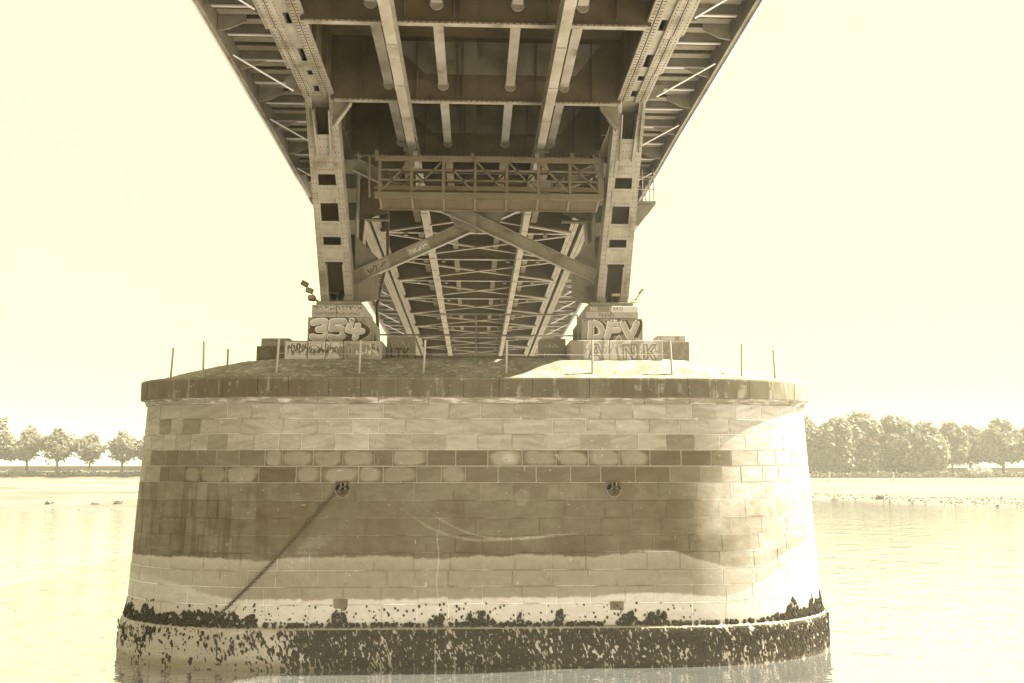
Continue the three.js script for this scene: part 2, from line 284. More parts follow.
const TONES = [{ 514: 0.8, 179: 0.92, 634: 1.12, 547: 0.95 }, { 153: 0.55, 182: 0.6, 354: 1.12, 616: 1.08, 470: 0.93 }, { 210: 0.68, 580: 0.8, 667: 0.5, 337: 1.1, 446: 1.05 }, { 144: 0.75, 164: 0.62, 180: 0.72, 200: 0.75, 221: 0.95, 244: 0.68, 428: 0.5, 456: 0.46, 650: 0.5, 681: 0.46, 711: 0.55, 376: 0.6 }, { 158: 0.6, 171: 0.7, 187: 0.66, 204: 0.62, 264: 0.45, 385: 0.5, 418: 0.68, 442: 0.6, 466: 0.56, 498: 0.62, 536: 0.62, 570: 0.58, 600: 0.48, 635: 0.48, 670: 0.75, 700: 0.95 }];
const RUBBED = [{}, {}, {}, { 269: 1, 287: 0.8, 316: 0.7, 345: 1, 394: 1, 488: 1.25, 522: 0.8, 556: 0.9, 588: 1, 619: 1 }, { 187: 0.6, 204: 0.5, 232: 1, 300: 0.8, 324: 0.9, 361: 0.8, 385: 0.3, 442: 0.7 }];
const STONES = []; const rowStones = [];
{ const r = rng(17);
  for (let c = 0; c < COURSE.length - 1; c++) {
    const js = []; let s0 = -HALF;
    if (c < 5) {
      const known = JOINTS[c].map((p) => [sOfX((p - 475) / 33.3), p]); let s = known[0][0]; const left = []; while (s > -HALF + 0.6) { s -= 0.55 + 0.5 * r(); left.push([Math.max(s, -HALF), 0]); }
      left.reverse(); left[0][0] = -HALF; js.push(...left, ...known); s = known[known.length - 1][0]; while ((s += 0.6 + 0.5 * r()) < HALF - 0.5) js.push([s, 0]);
    } else { let s = s0; js.push([s, 0]); while ((s += 0.78 + 0.44 * r()) < HALF - 0.5) js.push([s, 0]); }
    js.push([HALF, 0]); const row = [];
    for (let i = 0; i < js.length - 1; i++) { const px = js[i][1], tone = c < 5 ? (TONES[c][px] * (c > 2 ? 0.52 : 1) || (c < 3 ? 0.95 + 0.16 * (r() - 0.5) : 0.82 + 0.3 * (r() - 0.5))) : 1 + 0.14 * (r() - 0.5); row.push({ c, s0: js[i][0], s1: js[i + 1][0], y0: COURSE[c + 1], y1: COURSE[c], tone, rub: (c < 5 && RUBBED[c][px]) || 0, proud: 0.003 + 0.008 * r(), seed: r() * 100 }); }
    rowStones.push(row); STONES.push(...row);
  } }
const MS = 14.2, MY0 = 1.5, MY1 = 8.0;   // the wall's stain map covers s from -MS to MS
const wallMap = dataTex(2048, 1024, (u, v) => {
  const s = lerp(-MS, MS, u), y = lerp(MY0, MY1, v); let c = 0; while (c < COURSE.length - 2 && y < COURSE[c + 1]) c++;
  const row = rowStones[c]; let lo = 0, hi = row.length - 1; while (lo < hi) { const m = (lo + hi + 1) >> 1; row[m].s0 <= s ? lo = m : hi = m - 1; }
  const st = row[lo], fu = (s - st.s0) / (st.s1 - st.s0), fv = (y - st.y0) / (st.y1 - st.y0), fine = fbm(s * 14, y * 14, 3), big = fbm(s * 0.7 + 30, y * 0.9, 4);
  const strata = fbm(s * 1.6 + st.seed, (y + 0.25 * (s - st.s0) * Math.sin(st.seed)) * 9 + st.seed, 3);
  let L;
  if (c < 5) {
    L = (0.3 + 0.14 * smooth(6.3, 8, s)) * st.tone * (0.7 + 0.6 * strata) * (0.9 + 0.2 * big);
    if (st.rub) { const ex = Math.abs(fu - 0.5) * 2, ey = Math.abs(fv - 0.5) * 2, e = Math.pow(Math.pow(ex, 3.2) + Math.pow(ey, 3.2), 1 / 3.2) + 0.5 * (fbm(s * 3 + st.seed, y * 3.5, 4) - 0.5); L = lerp(0.062 + 0.02 * Math.sin(st.seed), 0.19 * (0.75 + 0.35 * st.rub) * (0.85 + 0.3 * strata), smooth(1.06, 0.66, e)); if (st.rub > 1.2) L += 0.13 * smooth(0.5, 0, Math.hypot((fu - 0.6) * 1.6, fv - 0.5)); }
  } else {
    const jag = 0.05 * (hash2(Math.round(st.seed * 100), 3) - 0.5) + 0.1 * (fbm(s * 6, y * 3, 4) - 0.5), b1 = 3.5 + jag + 0.03 * Math.sin(s * 1.3) + (s < -6 ? -0.06 : 0) + 0.16 * smooth(3, 5, s) - 0.5 * smooth(5.2, 7.4, s) + 0.65 * smooth(7.6, 11, s) + 0.05 * (fbm(s * 2, 3, 3) - 0.5);
    const b2 = 2.33 + jag * 0.8 + 0.55 * smooth(-6.8, -10, s) + 0.12 * smooth(2, 5, s) - 0.12 * smooth(5, 7, s) + 0.9 * smooth(7, 10, s) + 0.05 * (fbm(s * 1.5, 7, 3) - 0.5);
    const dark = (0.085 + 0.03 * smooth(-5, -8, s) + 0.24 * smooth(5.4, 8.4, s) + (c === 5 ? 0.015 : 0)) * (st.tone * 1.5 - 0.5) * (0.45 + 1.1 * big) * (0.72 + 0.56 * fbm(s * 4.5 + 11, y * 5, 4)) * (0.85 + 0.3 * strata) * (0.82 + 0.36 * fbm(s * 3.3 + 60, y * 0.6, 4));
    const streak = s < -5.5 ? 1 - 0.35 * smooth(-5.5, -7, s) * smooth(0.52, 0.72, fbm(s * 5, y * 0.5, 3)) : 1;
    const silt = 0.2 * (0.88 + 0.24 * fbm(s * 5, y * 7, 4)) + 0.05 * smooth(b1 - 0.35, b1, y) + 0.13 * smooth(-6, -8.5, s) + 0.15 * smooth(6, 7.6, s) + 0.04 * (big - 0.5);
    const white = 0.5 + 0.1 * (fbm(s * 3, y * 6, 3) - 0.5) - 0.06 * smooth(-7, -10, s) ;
    L = dark * streak; const damp = smooth(b1 + 0.3, b1 + 0.22, y) * 0.9; L *= 1 - 0.14 * damp;
    L = lerp(L, silt * (0.97 + 0.06 * st.tone), smooth(b1 + 0.04, b1 - 0.04, y)); L = lerp(L, white, smooth(b2 + 0.05, b2 - 0.04, y));
    // scratches left by a swinging chain
    for (const [x0, d, w] of [[0.1, 0, 0.045], [0.75, 0.04, 0.035]]) { const t = (s - x0) / 3.0; if (t > -1.05 && t < 0.95) { const yy = 3.98 + d + (t < 0 ? 1.45 : 0.35) * Math.pow(Math.abs(t), 2.1); L += 0.085 * smooth(w * 1.6, 0, Math.abs(y - yy)) * (0.5 + fine) * smooth(0.95, 0.4, Math.abs(t)); } }
    const fan = Math.hypot((s - 1.25) * 1.0, (y - 5.1) * 0.8); if (fan < 0.28 && y > 4.95 && Math.abs(s - 1.25) < 0.1 + (y - 4.95) * 0.5) L += 0.06 * (Math.sin((s + (y - 5) * 0.3) * 90) > -0.2 ? 1 : 0.2);
    const scr = smooth(0.55, 0.2, Math.abs((s + 5.1) - (y - 3.6) * 1.1)) * smooth(2.9, 3.3, y) * smooth(4.5, 3.9, y); L += 0.07 * scr * (Math.sin(s * 60 - y * 60) > 0.1 ? fine * 1.5 : 0.2);
  }
  const dJ = Math.min(s - st.s0, st.s1 - s, y - st.y0, st.y1 - y), jn = fbm(s * 1.3 + 3, y * 1.6, 3); if (dJ < (c === 3 || c === 4 ? 0.019 : 0.014)) L = c === 3 || c === 4 ? lerp(L, 0.3, 0.55 + 0.4 * smooth(0.3, 0.5, jn)) : L * lerp(lerp(0.8, 1.1, smooth(5, 7, s)), 1.75, smooth(0.36, 0.58, jn)); else if (dJ < 0.06) L *= 0.9 + 0.1 * smooth(0.013, 0.06, dJ);
  const spot = noise(s * 9 + 40, y * 9); if (spot > 0.965) L += 0.18; if (spot < 0.03) L *= 0.6;
  const drip = noise(s * 3.1 + 7, 2.5); if (c > 4 && drip > 0.9 && fv < 0.5 * drip) L += 0.05 * smooth(0.5, 0, fv);
  if (Math.abs(s + 1.22 + 0.03 * Math.sin(y * 5)) < 0.016 && y < 4.2) L += 0.12;
  return L * (0.9 + 0.2 * fine);
});
const stoneBump = grainBump.clone(); stoneBump.repeat.set(22, 5); stoneBump.needsUpdate = true;
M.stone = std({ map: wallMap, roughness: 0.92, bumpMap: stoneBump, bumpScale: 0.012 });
const wuv = (s, y) => { const q = Math.abs(s) > MS ? Math.sign(s) * Math.max(0, 2 * MS - Math.abs(s)) : s; return [(q + MS) / (2 * MS), (y - MY0) / (MY1 - MY0)]; };
function stoneGeo(st, joint = 0.01, depth = 0.05, bev = 0.007) {
  const s0 = st.s0 + joint, s1 = st.s1 - joint, y0 = st.y0 + joint, y1 = st.y1 - joint, mid = Math.abs((s0 + s1) / 2), n = mid < OL - 0.5 ? 1 : 3, pos = [], uv = [], idx = [];
  const ss = [s0, ...Array.from({ length: n + 1 }, (_, i) => lerp(s0 + bev, s1 - bev, i / n)), s1], ys = [y0, y0 + bev, y1 - bev, y1], W = ss.length;
  const put = (s, y, o) => { const p = outline(s, batter(y) + o); pos.push(p.x, y, p.z); const t = wuv(clamp(s, st.s0 + 0.02, st.s1 - 0.02), y); uv.push(t[0], t[1]); return pos.length / 3 - 1; };
  for (let j = 0; j < 4; j++) for (let i = 0; i < W; i++) { const edge = i === 0 || i === W - 1 || j === 0 || j === 3; put(ss[i], ys[j], st.proud - (edge ? bev * 0.8 : 0)); }
  for (let j = 0; j < 3; j++) for (let i = 0; i < W - 1; i++) { const a = j * W + i; idx.push(a, a + 1, a + W + 1, a, a + W + 1, a + W); }
  const ring = []; for (let i = 0; i < W; i++) ring.push(i); for (let j = 1; j < 4; j++) ring.push(j * W + W - 1); for (let i = W - 2; i >= 0; i--) ring.push(3 * W + i); for (let j = 2; j > 0; j--) ring.push(j * W);
  const sv = (k) => [ss[k % W], ys[Math.floor(k / W)]], back = ring.map((k) => put(...sv(k), -depth));
  for (let i = 0; i < ring.length; i++) { const j = (i + 1) % ring.length; idx.push(ring[i], back[i], back[j], ring[i], back[j], ring[j]); }
  const g = new THREE.BufferGeometry(); g.setAttribute('position', new THREE.Float32BufferAttribute(pos, 3)); g.setAttribute('uv', new THREE.Float32BufferAttribute(uv, 2)); g.setIndex(idx); g.computeVertexNormals(); return g;
}
function ringStrip(sA, sB, n, prof, uvf) {   // prof: list of [offset, y]
  return grid(n, prof.length - 1, (u, v) => { const s = lerp(sA, sB, u), k = Math.round(v * (prof.length - 1)), p = outline(s, prof[k][0]), t = uvf(s, k); return [p.x, prof[k][1], p.z, t[0], t[1]]; });
}
const pier = thing('bridge_pier', 'big rounded sandstone bridge pier standing in the river', 'bridge pier', [0, 0, 0]);
const mortarMat = std({ map: dataTex(256, 256, (u, v) => 0.4 + 0.4 * (fbm(u * 30, v * 30, 4) - 0.5), { repeat: true }), roughness: 1 });
const core = part('mortar_core', ringStrip(-HALF, HALF, 400, [[batter(1.4) - 0.004, 1.4], [batter(8) - 0.004, 8]].map((p) => [p[0] + 0.001, p[1]]), (s, k) => wuv(s, [1.4, 8][k])), std({ map: wallMap, color: new THREE.Color().setRGB(1, 1, 1), roughness: 1 }), pier);
{ // the 300 stones that show largest are parts, the rest one joined part
  const vis = STONES.filter((t) => Math.abs((t.s0 + t.s1) / 2) < 12.3).map((t) => { const o = outline((t.s0 + t.s1) / 2); return [t, Math.max(0.05, o.nz) * (t.s1 - t.s0) * (t.y1 - t.y0)]; }).sort((a, b) => b[1] - a[1]);
  const solo = new Set(vis.slice(0, 300).map((x) => x[0]));
  const niches = [[-4.15, 5.43, 0], [3.85, 5.42, 0]]; void niches;
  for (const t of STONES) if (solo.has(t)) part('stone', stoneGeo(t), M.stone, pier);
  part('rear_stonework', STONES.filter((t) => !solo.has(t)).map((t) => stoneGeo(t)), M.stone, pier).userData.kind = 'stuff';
}
// moulding and cornice
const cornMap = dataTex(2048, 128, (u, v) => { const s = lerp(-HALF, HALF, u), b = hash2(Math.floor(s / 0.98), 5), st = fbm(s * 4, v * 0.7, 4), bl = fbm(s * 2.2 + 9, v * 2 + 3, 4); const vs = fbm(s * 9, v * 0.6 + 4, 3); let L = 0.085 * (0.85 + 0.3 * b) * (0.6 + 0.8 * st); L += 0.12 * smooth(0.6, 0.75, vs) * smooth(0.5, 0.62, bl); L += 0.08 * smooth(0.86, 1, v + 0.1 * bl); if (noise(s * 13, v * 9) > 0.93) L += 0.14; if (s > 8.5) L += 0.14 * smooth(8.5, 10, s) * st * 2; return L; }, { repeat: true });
const cornMat = std({ map: cornMap, roughness: 0.95, bumpMap: stoneBump, bumpScale: 0.01 }), mouldMat = std({ map: dataTex(1024, 64, (u, v) => 0.19 * (0.4 + 1.2 * fbm(u * 160, v * 3, 4)) * (1 + 0.9 * smooth(0.56, 0.66, fbm(u * 150, 2 + v * 2, 3))), { repeat: true }), roughness: 1 });
const suv = (s, v) => [(s + HALF) / (2 * HALF), v];
function blockRing(name, mat, prof, lens, seed, gap = 0.006) {   // separate blocks round the outline with profile [off, y] closed
  const r = rng(seed); let s = -HALF; const y0 = Math.min(...prof.map((p) => p[1])), y1 = Math.max(...prof.map((p) => p[1]));
  while (s < HALF - 0.05) {
    let e = Math.min(HALF, s + lens * (0.8 + 0.4 * r())); if (HALF - e < 0.4) e = HALF; const a = s + gap, b = e - gap, j = 0.014 * (r() - 0.5), jy = 0.012 * (r() - 0.5), P = prof.map((p) => [p[0] + j, p[1] + jy]);
    const n = Math.abs((a + b) / 2) < OL - 0.6 ? 1 : 4, sheet = ringStrip(a, b, n, P, (q, k) => suv(q, (P[k][1] - y0) / (y1 - y0)));
    const caps = [a, b].map((q, i) => { const pts = P.slice(0, -1).map((p) => { const o = outline(q, p[0]); return V(o.x, p[1], o.z); }); const g = new THREE.BufferGeometry(), pos = []; for (let k = 1; k < pts.length - 1; k++) for (const w of i ? [0, k, k + 1] : [0, k + 1, k]) pos.push(pts[w].x, pts[w].y, pts[w].z); g.setAttribute('position', new THREE.Float32BufferAttribute(pos, 3)); g.computeVertexNormals(); const u = suv(q, 0.5); g.setAttribute('uv', new THREE.Float32BufferAttribute(pos.flatMap((_, z) => (z % 3 ? [] : u)), 2)); return g; });
    const g0 = sheet.toNonIndexed(); g0.computeVertexNormals(); part(name, [g0, ...caps], mat, pier); s = e;
  }
}
blockRing('moulding_stone', mouldMat, [[-0.2, 8.003], [0.05, 8.003], [0.07, 8.08], [0.1, 8.17], [-0.2, 8.17], [-0.2, 8.003]], 1.6, 31);
blockRing('cornice_stone', cornMat, [[-0.5, 8.175], [0.19, 8.175], [0.22, 8.2], [0.22, 8.75], [0.19, 8.78], [-0.5, 8.8], [-0.5, 8.175]], 1.0, 32);
// weathered sloping top
const topMap = dataTex(1024, 512, (u, v) => { const x = lerp(-11, 11, u), z = lerp(-4, 4, v), n = fbm(x * 2.2, z * 3, 5), m = fbm(x * 14, z * 14, 3); let L = 0.24 + 0.2 * (n - 0.5) + 0.16 * (m - 0.5); L += 0.14 * smooth(0.58, 0.68, fbm(x * 7 + 50, z * 12, 4)); return L; });
{ const rings = [[5.8, 5.2, 2.95, 8.77], [5.7, 4.5, 2.6, 8.93], [5.6, 3.7, 2.25, 9.16], [5.2, 2.8, 1.8, 9.42], [5, 2, 1.2, 9.55], [4.5, 0.5, 0.3, 9.6], [4.4, 0.02, 0.02, 9.6]];
  const g = grid(160, (rings.length - 1) * 3, (u, v) => { const f = v * (rings.length - 1), k = Math.min(rings.length - 2, Math.floor(f)), t = f - k, R = rings[k].map((a, i) => lerp(a, rings[k + 1][i], t)); const a = u * Math.PI * 2; let x, z; const per = u * 4; const q = Math.PI * (per % 1);
    if (per < 1) { x = R[0] + R[1] * Math.sin(q); z = R[2] * Math.cos(q); } else if (per < 2) { x = lerp(R[0], -R[0], per - 1); z = -R[2]; } else if (per < 3) { x = -R[0] - R[1] * Math.sin(q); z = -R[2] * Math.cos(q); } else { x = lerp(-R[0], R[0], per - 3); z = R[2]; }
    const y = R[3] + (f > 0.3 && k < 5 ? 0.09 * (fbm(x * 2.2 + 20, z * 2.2, 3) - 0.5) : 0); return [x + PX, y, z, (x + 11) / 22, (z + 4) / 8]; });
  g.index.array.reverse(); g.computeVertexNormals(); part('pier_top', g, std({ map: topMap, roughness: 1, bumpMap: grainBump, bumpScale: 0.03 }), pier); }
// foundation with its ledge
function crust(s, y) { const cover = smooth(-6.6, -4.4, s), big = fbm(s * 1.1 + 3, y * 1.6 + 5, 3), fine = 0.4 * noise((s + y * 0.3) * 16, y * 7) + 0.6 * noise((s + y * 0.3) * 34 + 9, y * 14); return fine - lerp(0.64 - 0.5 * (fbm(s * 2.6 + 20, y * 3.2, 3) - 0.42), 0.32 - 0.35 * (big - 0.5), cover) - 0.1 * smooth(0.95, 0.6, y) * (1 - cover); }
const footMap = dataTex(2048, 256, (u, v) => { const s = lerp(-MS, MS, u), y = lerp(0, 1.7, v), n = fbm(s * 1.2, y * 2, 4), slant = fbm((s - y * 0.5) * 9, y * 3.2, 4); let L = 0.42 + 0.14 * (n - 0.5); const wet = smooth(0.75, 0.55, y + 0.08 * (n - 0.5)); L = lerp(L, 0.27, wet);
  L = lerp(L, 0.018, smooth(0, 0.05, crust(s, y)) * (y > 1.5 ? 0.3 : 1)); if (Math.abs(s + 1.25) < 0.03) L = 0.4; return L * (0.9 + 0.2 * noise(s * 40, y * 40)); });
const fuv = (s, y) => { const q = Math.abs(s) > MS ? Math.sign(s) * Math.max(0, 2 * MS - Math.abs(s)) : s; return [(q + MS) / (2 * MS), y / 1.7]; };
const FO = 0.48;
{ const prof = [[FO + 0.06, -2], [FO + 0.06, 0.3], [FO + 0.05, 0.8], [FO + 0.03, 1.2], [FO, 1.42], [FO - 0.03, 1.5], [FO - 0.1, 1.55], [0.2, 1.6], [0.2, 1.62]];
  part('foundation', ringStrip(-HALF, HALF, 200, prof, (s, k) => fuv(s, clamp(prof[k][1], 0.02, 1.68))), std({ map: footMap, roughness: 0.9, bumpMap: grainBump, bumpScale: 0.02 }), pier); }
{ // mussel crust on the foundation and weed clumps along the ledge
  const r = rng(91), g = new THREE.IcosahedronGeometry(1, 1); { const p = g.attributes.position; for (let i = 0; i < p.count; i++) { const k = 0.72 + 0.5 * hash2(Math.round(p.getX(i) * 50), Math.round(p.getY(i) * 50) + Math.round(p.getZ(i) * 31)); p.setXYZ(i, p.getX(i) * k, p.getY(i) * k, p.getZ(i) * k); } g.computeVertexNormals(); }
  const mats = [], q = new THREE.Quaternion();
  const add = (s, y, off, w, h, d, tilt) => { const o = outline(s, off); q.setFromEuler(new THREE.Euler(0, Math.atan2(o.nx, o.nz), tilt, 'YXZ')); mats.push(new THREE.Matrix4().compose(V(o.x, y, o.z), q, V(w, h, d))); };
  for (let i = 0; i < 40000 && mats.length < 7000; i++) { const s = lerp(-12.4, 12.4, r()), y = lerp(0.5, 1.46, r()); if (crust(s, y) < 0.04) continue; const k = 0.012 + 0.02 * r(); add(s, y, FO + 0.045 + 0.012 * r(), k * 0.9, k * (1.1 + 0.8 * r()), k * 0.7, -0.3 + 0.3 * (r() - 0.5)); }
  const foot = mats.length;
  for (let i = 0; i < 14000; i++) { const s = lerp(-12.3, 12.3, r()), left = smooth(-5.9, -7.2, s), rt = smooth(8.2, 9.2, s), cl = fbm(s * 1.7 + 77, 1, 3), clump = smooth(0.52, 0.66, cl), spike = fbm(s * 4, 3.3, 4), hmax = 0.08 + left * (0.1 + 0.55 * spike * spike) + 0.3 * rt * spike + 0.3 * clump * (1 - left) * (0.5 + spike); const t = Math.pow(r(), 1.2), y = 1.57 + hmax * t; if (noise(s * 16, y * 16) < lerp(0.5, 0.32, Math.max(left, clump, rt)) || r() > Math.max(left, rt * 0.8, clump, 0.45)) continue; const k = 0.012 + 0.022 * r(); add(s, y, batter(y) + 0.015 + 0.07 * r() * (1 - t), k, k * (0.9 + r()), k * 0.8, 0.6 * (r() - 0.5)); }
  for (let i = 0; i < 420; i++) { const s = lerp(-12.3, 12.3, r()), y = 1.65 + 0.55 * Math.pow(r(), 1.6), k = 0.012 + 0.022 * r(); if (s > 6.5) continue; add(s, y, batter(y) + 0.012, k, k * (1 + 0.6 * r()), k * 0.6, 0); }
  const m = stuff('mussel_crust', g, std({ color: col(0.015), roughness: 1 }), mats, pier); const c = new THREE.Color(); for (let i = 0; i < mats.length; i++) m.setColorAt(i, c.setScalar(0.7 + 0.7 * r())); void foot;
}
// mooring ring niches and the drains above the ledge
{ const ring = (s, y) => { const o = outline(s, batter(y)), fr = new THREE.Group(); fr.name = 'mooring_ring'; fr.position.set(o.x, y, o.z + 0.015); pier.add(fr);
    part('niche', [new THREE.CylinderGeometry(0.2, 0.2, 0.02, 20).rotateX(Math.PI / 2), box(-0.2, 0.2, 0, 0.24, -0.01, 0.01)], M.steelDark, fr);
    part('niche_rim', new THREE.TorusGeometry(0.21, 0.025, 6, 16, Math.PI).rotateZ(Math.PI).translate(0, 0, 0.01), M.steelMid, fr);
    part('ring', boxUV(new THREE.TorusGeometry(0.12, 0.022, 8, 20).translate(0.02, -0.03, 0.05)), M.steelDark, fr); part('bracket', [box(-0.06, -0.02, 0.02, 0.22, 0, 0.05), box(0.06, 0.1, 0.02, 0.22, 0, 0.05)], M.steelMid, fr); };
  ring(-4.05, 5.44); ring(3.98, 5.44);
  for (const [s, y] of [[4.0, 2.08], [-4.0, 2.2]]) { const o = outline(s, batter(y)); part('drain_niche', [box(o.x - 0.2, o.x + 0.2, y - 0.1, y + 0.14, o.z - 0.02, o.z + 0.016), boxUV(new THREE.CylinderGeometry(0.17, 0.17, 0.03, 16).rotateX(Math.PI / 2).translate(o.x, y - 0.1, o.z))], M.mesh, pier); }
}
{ // chain slung from the left ring down to the water
  const a = V(-4.1, 5.32, outline(-4.15, batter(5.3)).z + 0.05), b = V(-7.5, 1.72, outline(-7.6, batter(1.7)).z + 0.1), gs = [], n = 62;
  for (let i = 0; i < n; i++) { const t = (i + 0.5) / n, p = a.clone().lerp(b, t); p.z = outline(sOfX(p.x), batter(p.y)).z + 0.05; p.y -= 0.12 * Math.sin(t * Math.PI); const g = new THREE.TorusGeometry(0.04, 0.011, 5, 10); g.scale(1, 1.5, 1); g.rotateY(i % 2 ? 1.4 : 0.1); g.rotateZ(-0.757); g.translate(p.x, p.y, p.z); gs.push(boxUV(g)); }
  const c = part('mooring_chain', gs, M.steelDark, scene); tag(c, 'rusty chain hanging diagonally from the left mooring ring', 'chain');
}

// ---------------------------------------------------------------- things on top of the pier
function canvasTex(w, h, draw) { const c = document.createElement('canvas'); c.width = w; c.height = h; const x = c.getContext('2d'); draw(x, w, h); const t = new THREE.CanvasTexture(c); t.colorSpace = THREE.SRGBColorSpace; return t; }
function grime(x, w, h, base, amp, seed) { const r = rng(seed), s = 4; for (let j = 0; j < h; j += s) for (let i = 0; i < w; i += s) { x.fillStyle = css(base * (1 - amp + 2 * amp * (0.7 * fbm(i / 60 + seed, j / 60, 4) + 0.3 * r()))); x.fillRect(i, j, s, s); } }
// front faces of a block read the upper 80% of its canvas over [X0, X1] x [Y0, Y1]; the other faces read the plain strip below
function frontUV(g, X0, X1, Y0, Y1) { const n = g.index ? g.toNonIndexed() : g, p = n.attributes.position, q = n.attributes.normal, uv = []; for (let i = 0; i < p.count; i++) q.getZ(i) > 0.5 ? uv.push((p.getX(i) - X0) / (X1 - X0), 0.2 + 0.8 * (p.getY(i) - Y0) / (Y1 - Y0)) : uv.push(0.5 + 0.45 * Math.sin(p.getX(i) * 0.7 + p.getZ(i) * 0.6), 0.02 + 0.15 * (0.5 + 0.5 * Math.sin(p.getY(i) * 2))); n.setAttribute('uv', new THREE.Float32BufferAttribute(uv, 2)); return n; }
function scrawl(x, x0, y0, w, h, seed, L, lw, n = 9) { const r = rng(seed); x.strokeStyle = css(L); x.lineWidth = lw; x.lineCap = 'round'; x.lineJoin = 'round'; let px = x0; for (let i = 0; i < n; i++) { x.beginPath(); const cw = w / n; let a = px + r() * cw * 0.4, b = y0 + r() * h; x.moveTo(a, b); for (let k = 0; k < 3; k++) x.quadraticCurveTo(px + r() * cw * 1.2, y0 + r() * h, px + r() * cw * 1.1, y0 + r() * h); x.stroke(); px += cw; } }
const GLYPH = { 3: [[-0.3, -0.36], [0.42, -0.56, 0.3, -0.2], [0.22, 0, -0.06, -0.02], [0.48, -0.02, 0.34, 0.26], [0.2, 0.52, -0.36, 0.34]], 5: [[0.32, -0.42], [0, -0.45, -0.24, -0.4], [-0.26, -0.2, -0.28, -0.06], [0.36, -0.2, 0.32, 0.18], [0.22, 0.5, -0.34, 0.35]], 4: [[-0.18, -0.42], [-0.25, -0.2, -0.32, 0.06], [0, 0.12, 0.4, 0.04], null, [0.16, -0.22], [0.15, 0.1, 0.1, 0.42]],
  D: [[-0.26, -0.4], [-0.22, 0, -0.28, 0.4], [0.42, 0.42, 0.32, 0.02], [0.22, -0.44, -0.26, -0.4]], F: [[0.38, -0.38], [0, -0.44, -0.18, -0.38], [-0.2, 0, -0.3, 0.42], null, [-0.2, 0.02], [0, 0, 0.24, -0.04]], V: [[-0.36, -0.4], [-0.2, 0, -0.04, 0.38], [0.2, 0, 0.34, -0.42]] };
function bubble(x, ch, cx, cy, size, fill, edge, shadow, sx = 1, rot = 0) {   // sprayed letter: dark shadow, pale outline, worn filling, drips
  x.save(); x.translate(cx, cy); x.rotate(rot); x.scale(sx, 1); x.lineCap = 'round'; x.lineJoin = 'round'; const r = rng(Math.round(cx * 7));
  const run = (dx, dy) => { x.beginPath(); let up = true; for (const p of GLYPH[ch]) { if (!p) { up = true; continue; } const q = p.map((v, i) => v * size + (i % 2 ? dy : dx)); if (up) x.moveTo(q[0], q[1]); else x.quadraticCurveTo(q[0], q[1], q[2], q[3]); up = false; } x.stroke(); };
  const lay = (L, w, dx, dy) => { x.strokeStyle = css(L); x.lineWidth = w * size; run(dx * size, dy * size); };
  lay(shadow, 0.5, 0.07, 0.05); lay(shadow, 0.42, 0, 0); lay(edge, 0.34, -0.012, -0.015); lay(fill, 0.26, 0.006, 0.008); x.globalAlpha = 0.4; lay(fill * 1.25, 0.1, -0.05, -0.05); lay(fill * 0.6, 0.05, 0.08, 0.08);
  x.globalAlpha = 0.3; for (let i = 0; i < 420; i++) { const a = r() * 6.28, d = size * 0.62 * Math.sqrt(r()); x.fillStyle = css(r() < 0.6 ? fill * 0.5 : edge); x.fillRect(Math.cos(a) * d, Math.sin(a) * d, 2 + 6 * r(), 2 + 5 * r()); }
  x.globalAlpha = 0.6; x.fillStyle = css(edge); for (let i = 0; i < 4; i++) x.fillRect((r() - 0.5) * size * 0.7, size * 0.3, 3, size * (0.1 + 0.2 * r())); x.restore(); }
function rough(g, a, seed) { const p = g.attributes.position; for (let i = 0; i < p.count; i++) { const n = (k) => a * (hash2(Math.round(p.getX(i) * 90) + k * 31 + seed, Math.round(p.getY(i) * 90) * 7 + Math.round(p.getZ(i) * 90)) - 0.5); p.setXYZ(i, p.getX(i) + n(1), p.getY(i) + n(2), p.getZ(i) + n(3)); } return g; }
function pedestal(label, cx, shaft, step, cap, joints, tex) {
  const t = thing('bearing_pedestal', label, 'pedestal', [cx, 9.4, 0], 'pedestals under the bridge legs'), mt = tex.map((m) => std({ map: m, roughness: 0.95, bumpMap: grainBump, bumpScale: 0.006 }));
  const L = (g) => g.translate(-cx, -9.4, 0);
  const js = [step[0], ...joints, step[1]];
  for (let i = 0; i < js.length - 1; i++) part('base_block', frontUV(L(rough(rbox(js[i] + 0.004, js[i + 1] - 0.004, 9.3, step[2], -1.7, 1.62 + 0.01 * (i % 2), 0.025), 0.008, i)), step[0] - cx, step[1] - cx, 0, step[2] - 9.4), mt[0], t);
  part('shaft', frontUV(L(rbox(shaft[0], shaft[1], step[2] + 0.002, shaft[2], -1.35, 1.3, 0.03)), shaft[0] - cx, shaft[1] - cx, step[2] - 9.4, shaft[2] - 9.4), mt[1], t);
  part('neck_course', frontUV(L(rbox(cap[0] + 0.04, cap[1] - 0.02, shaft[2] + 0.002, cap[2] - 0.26, -1.25, 1.2, 0.02)), cap[0] - cx, cap[1] - cx, shaft[2] - 9.4, cap[3] - 9.4), mt[2], t);
  const m = (cap[0] + cap[1]) / 2; [[cap[0], m - 0.05], [m - 0.04, cap[1]]].forEach(([a, b]) => part('cap_block', frontUV(L(rbox(a, b, cap[2] - 0.255, cap[3], -1.3, 1.28, 0.02)), cap[0] - cx, cap[1] - cx, shaft[2] - 9.4, cap[3] - 9.4), mt[2], t));
  part('bearing_plate', L(boxUV(rbox(m - 0.72, m + 0.72, cap[3] + 0.002, cap[3] + 0.14, -1.1, 1.15, 0.02))), M.steelMid, t); return t;
}
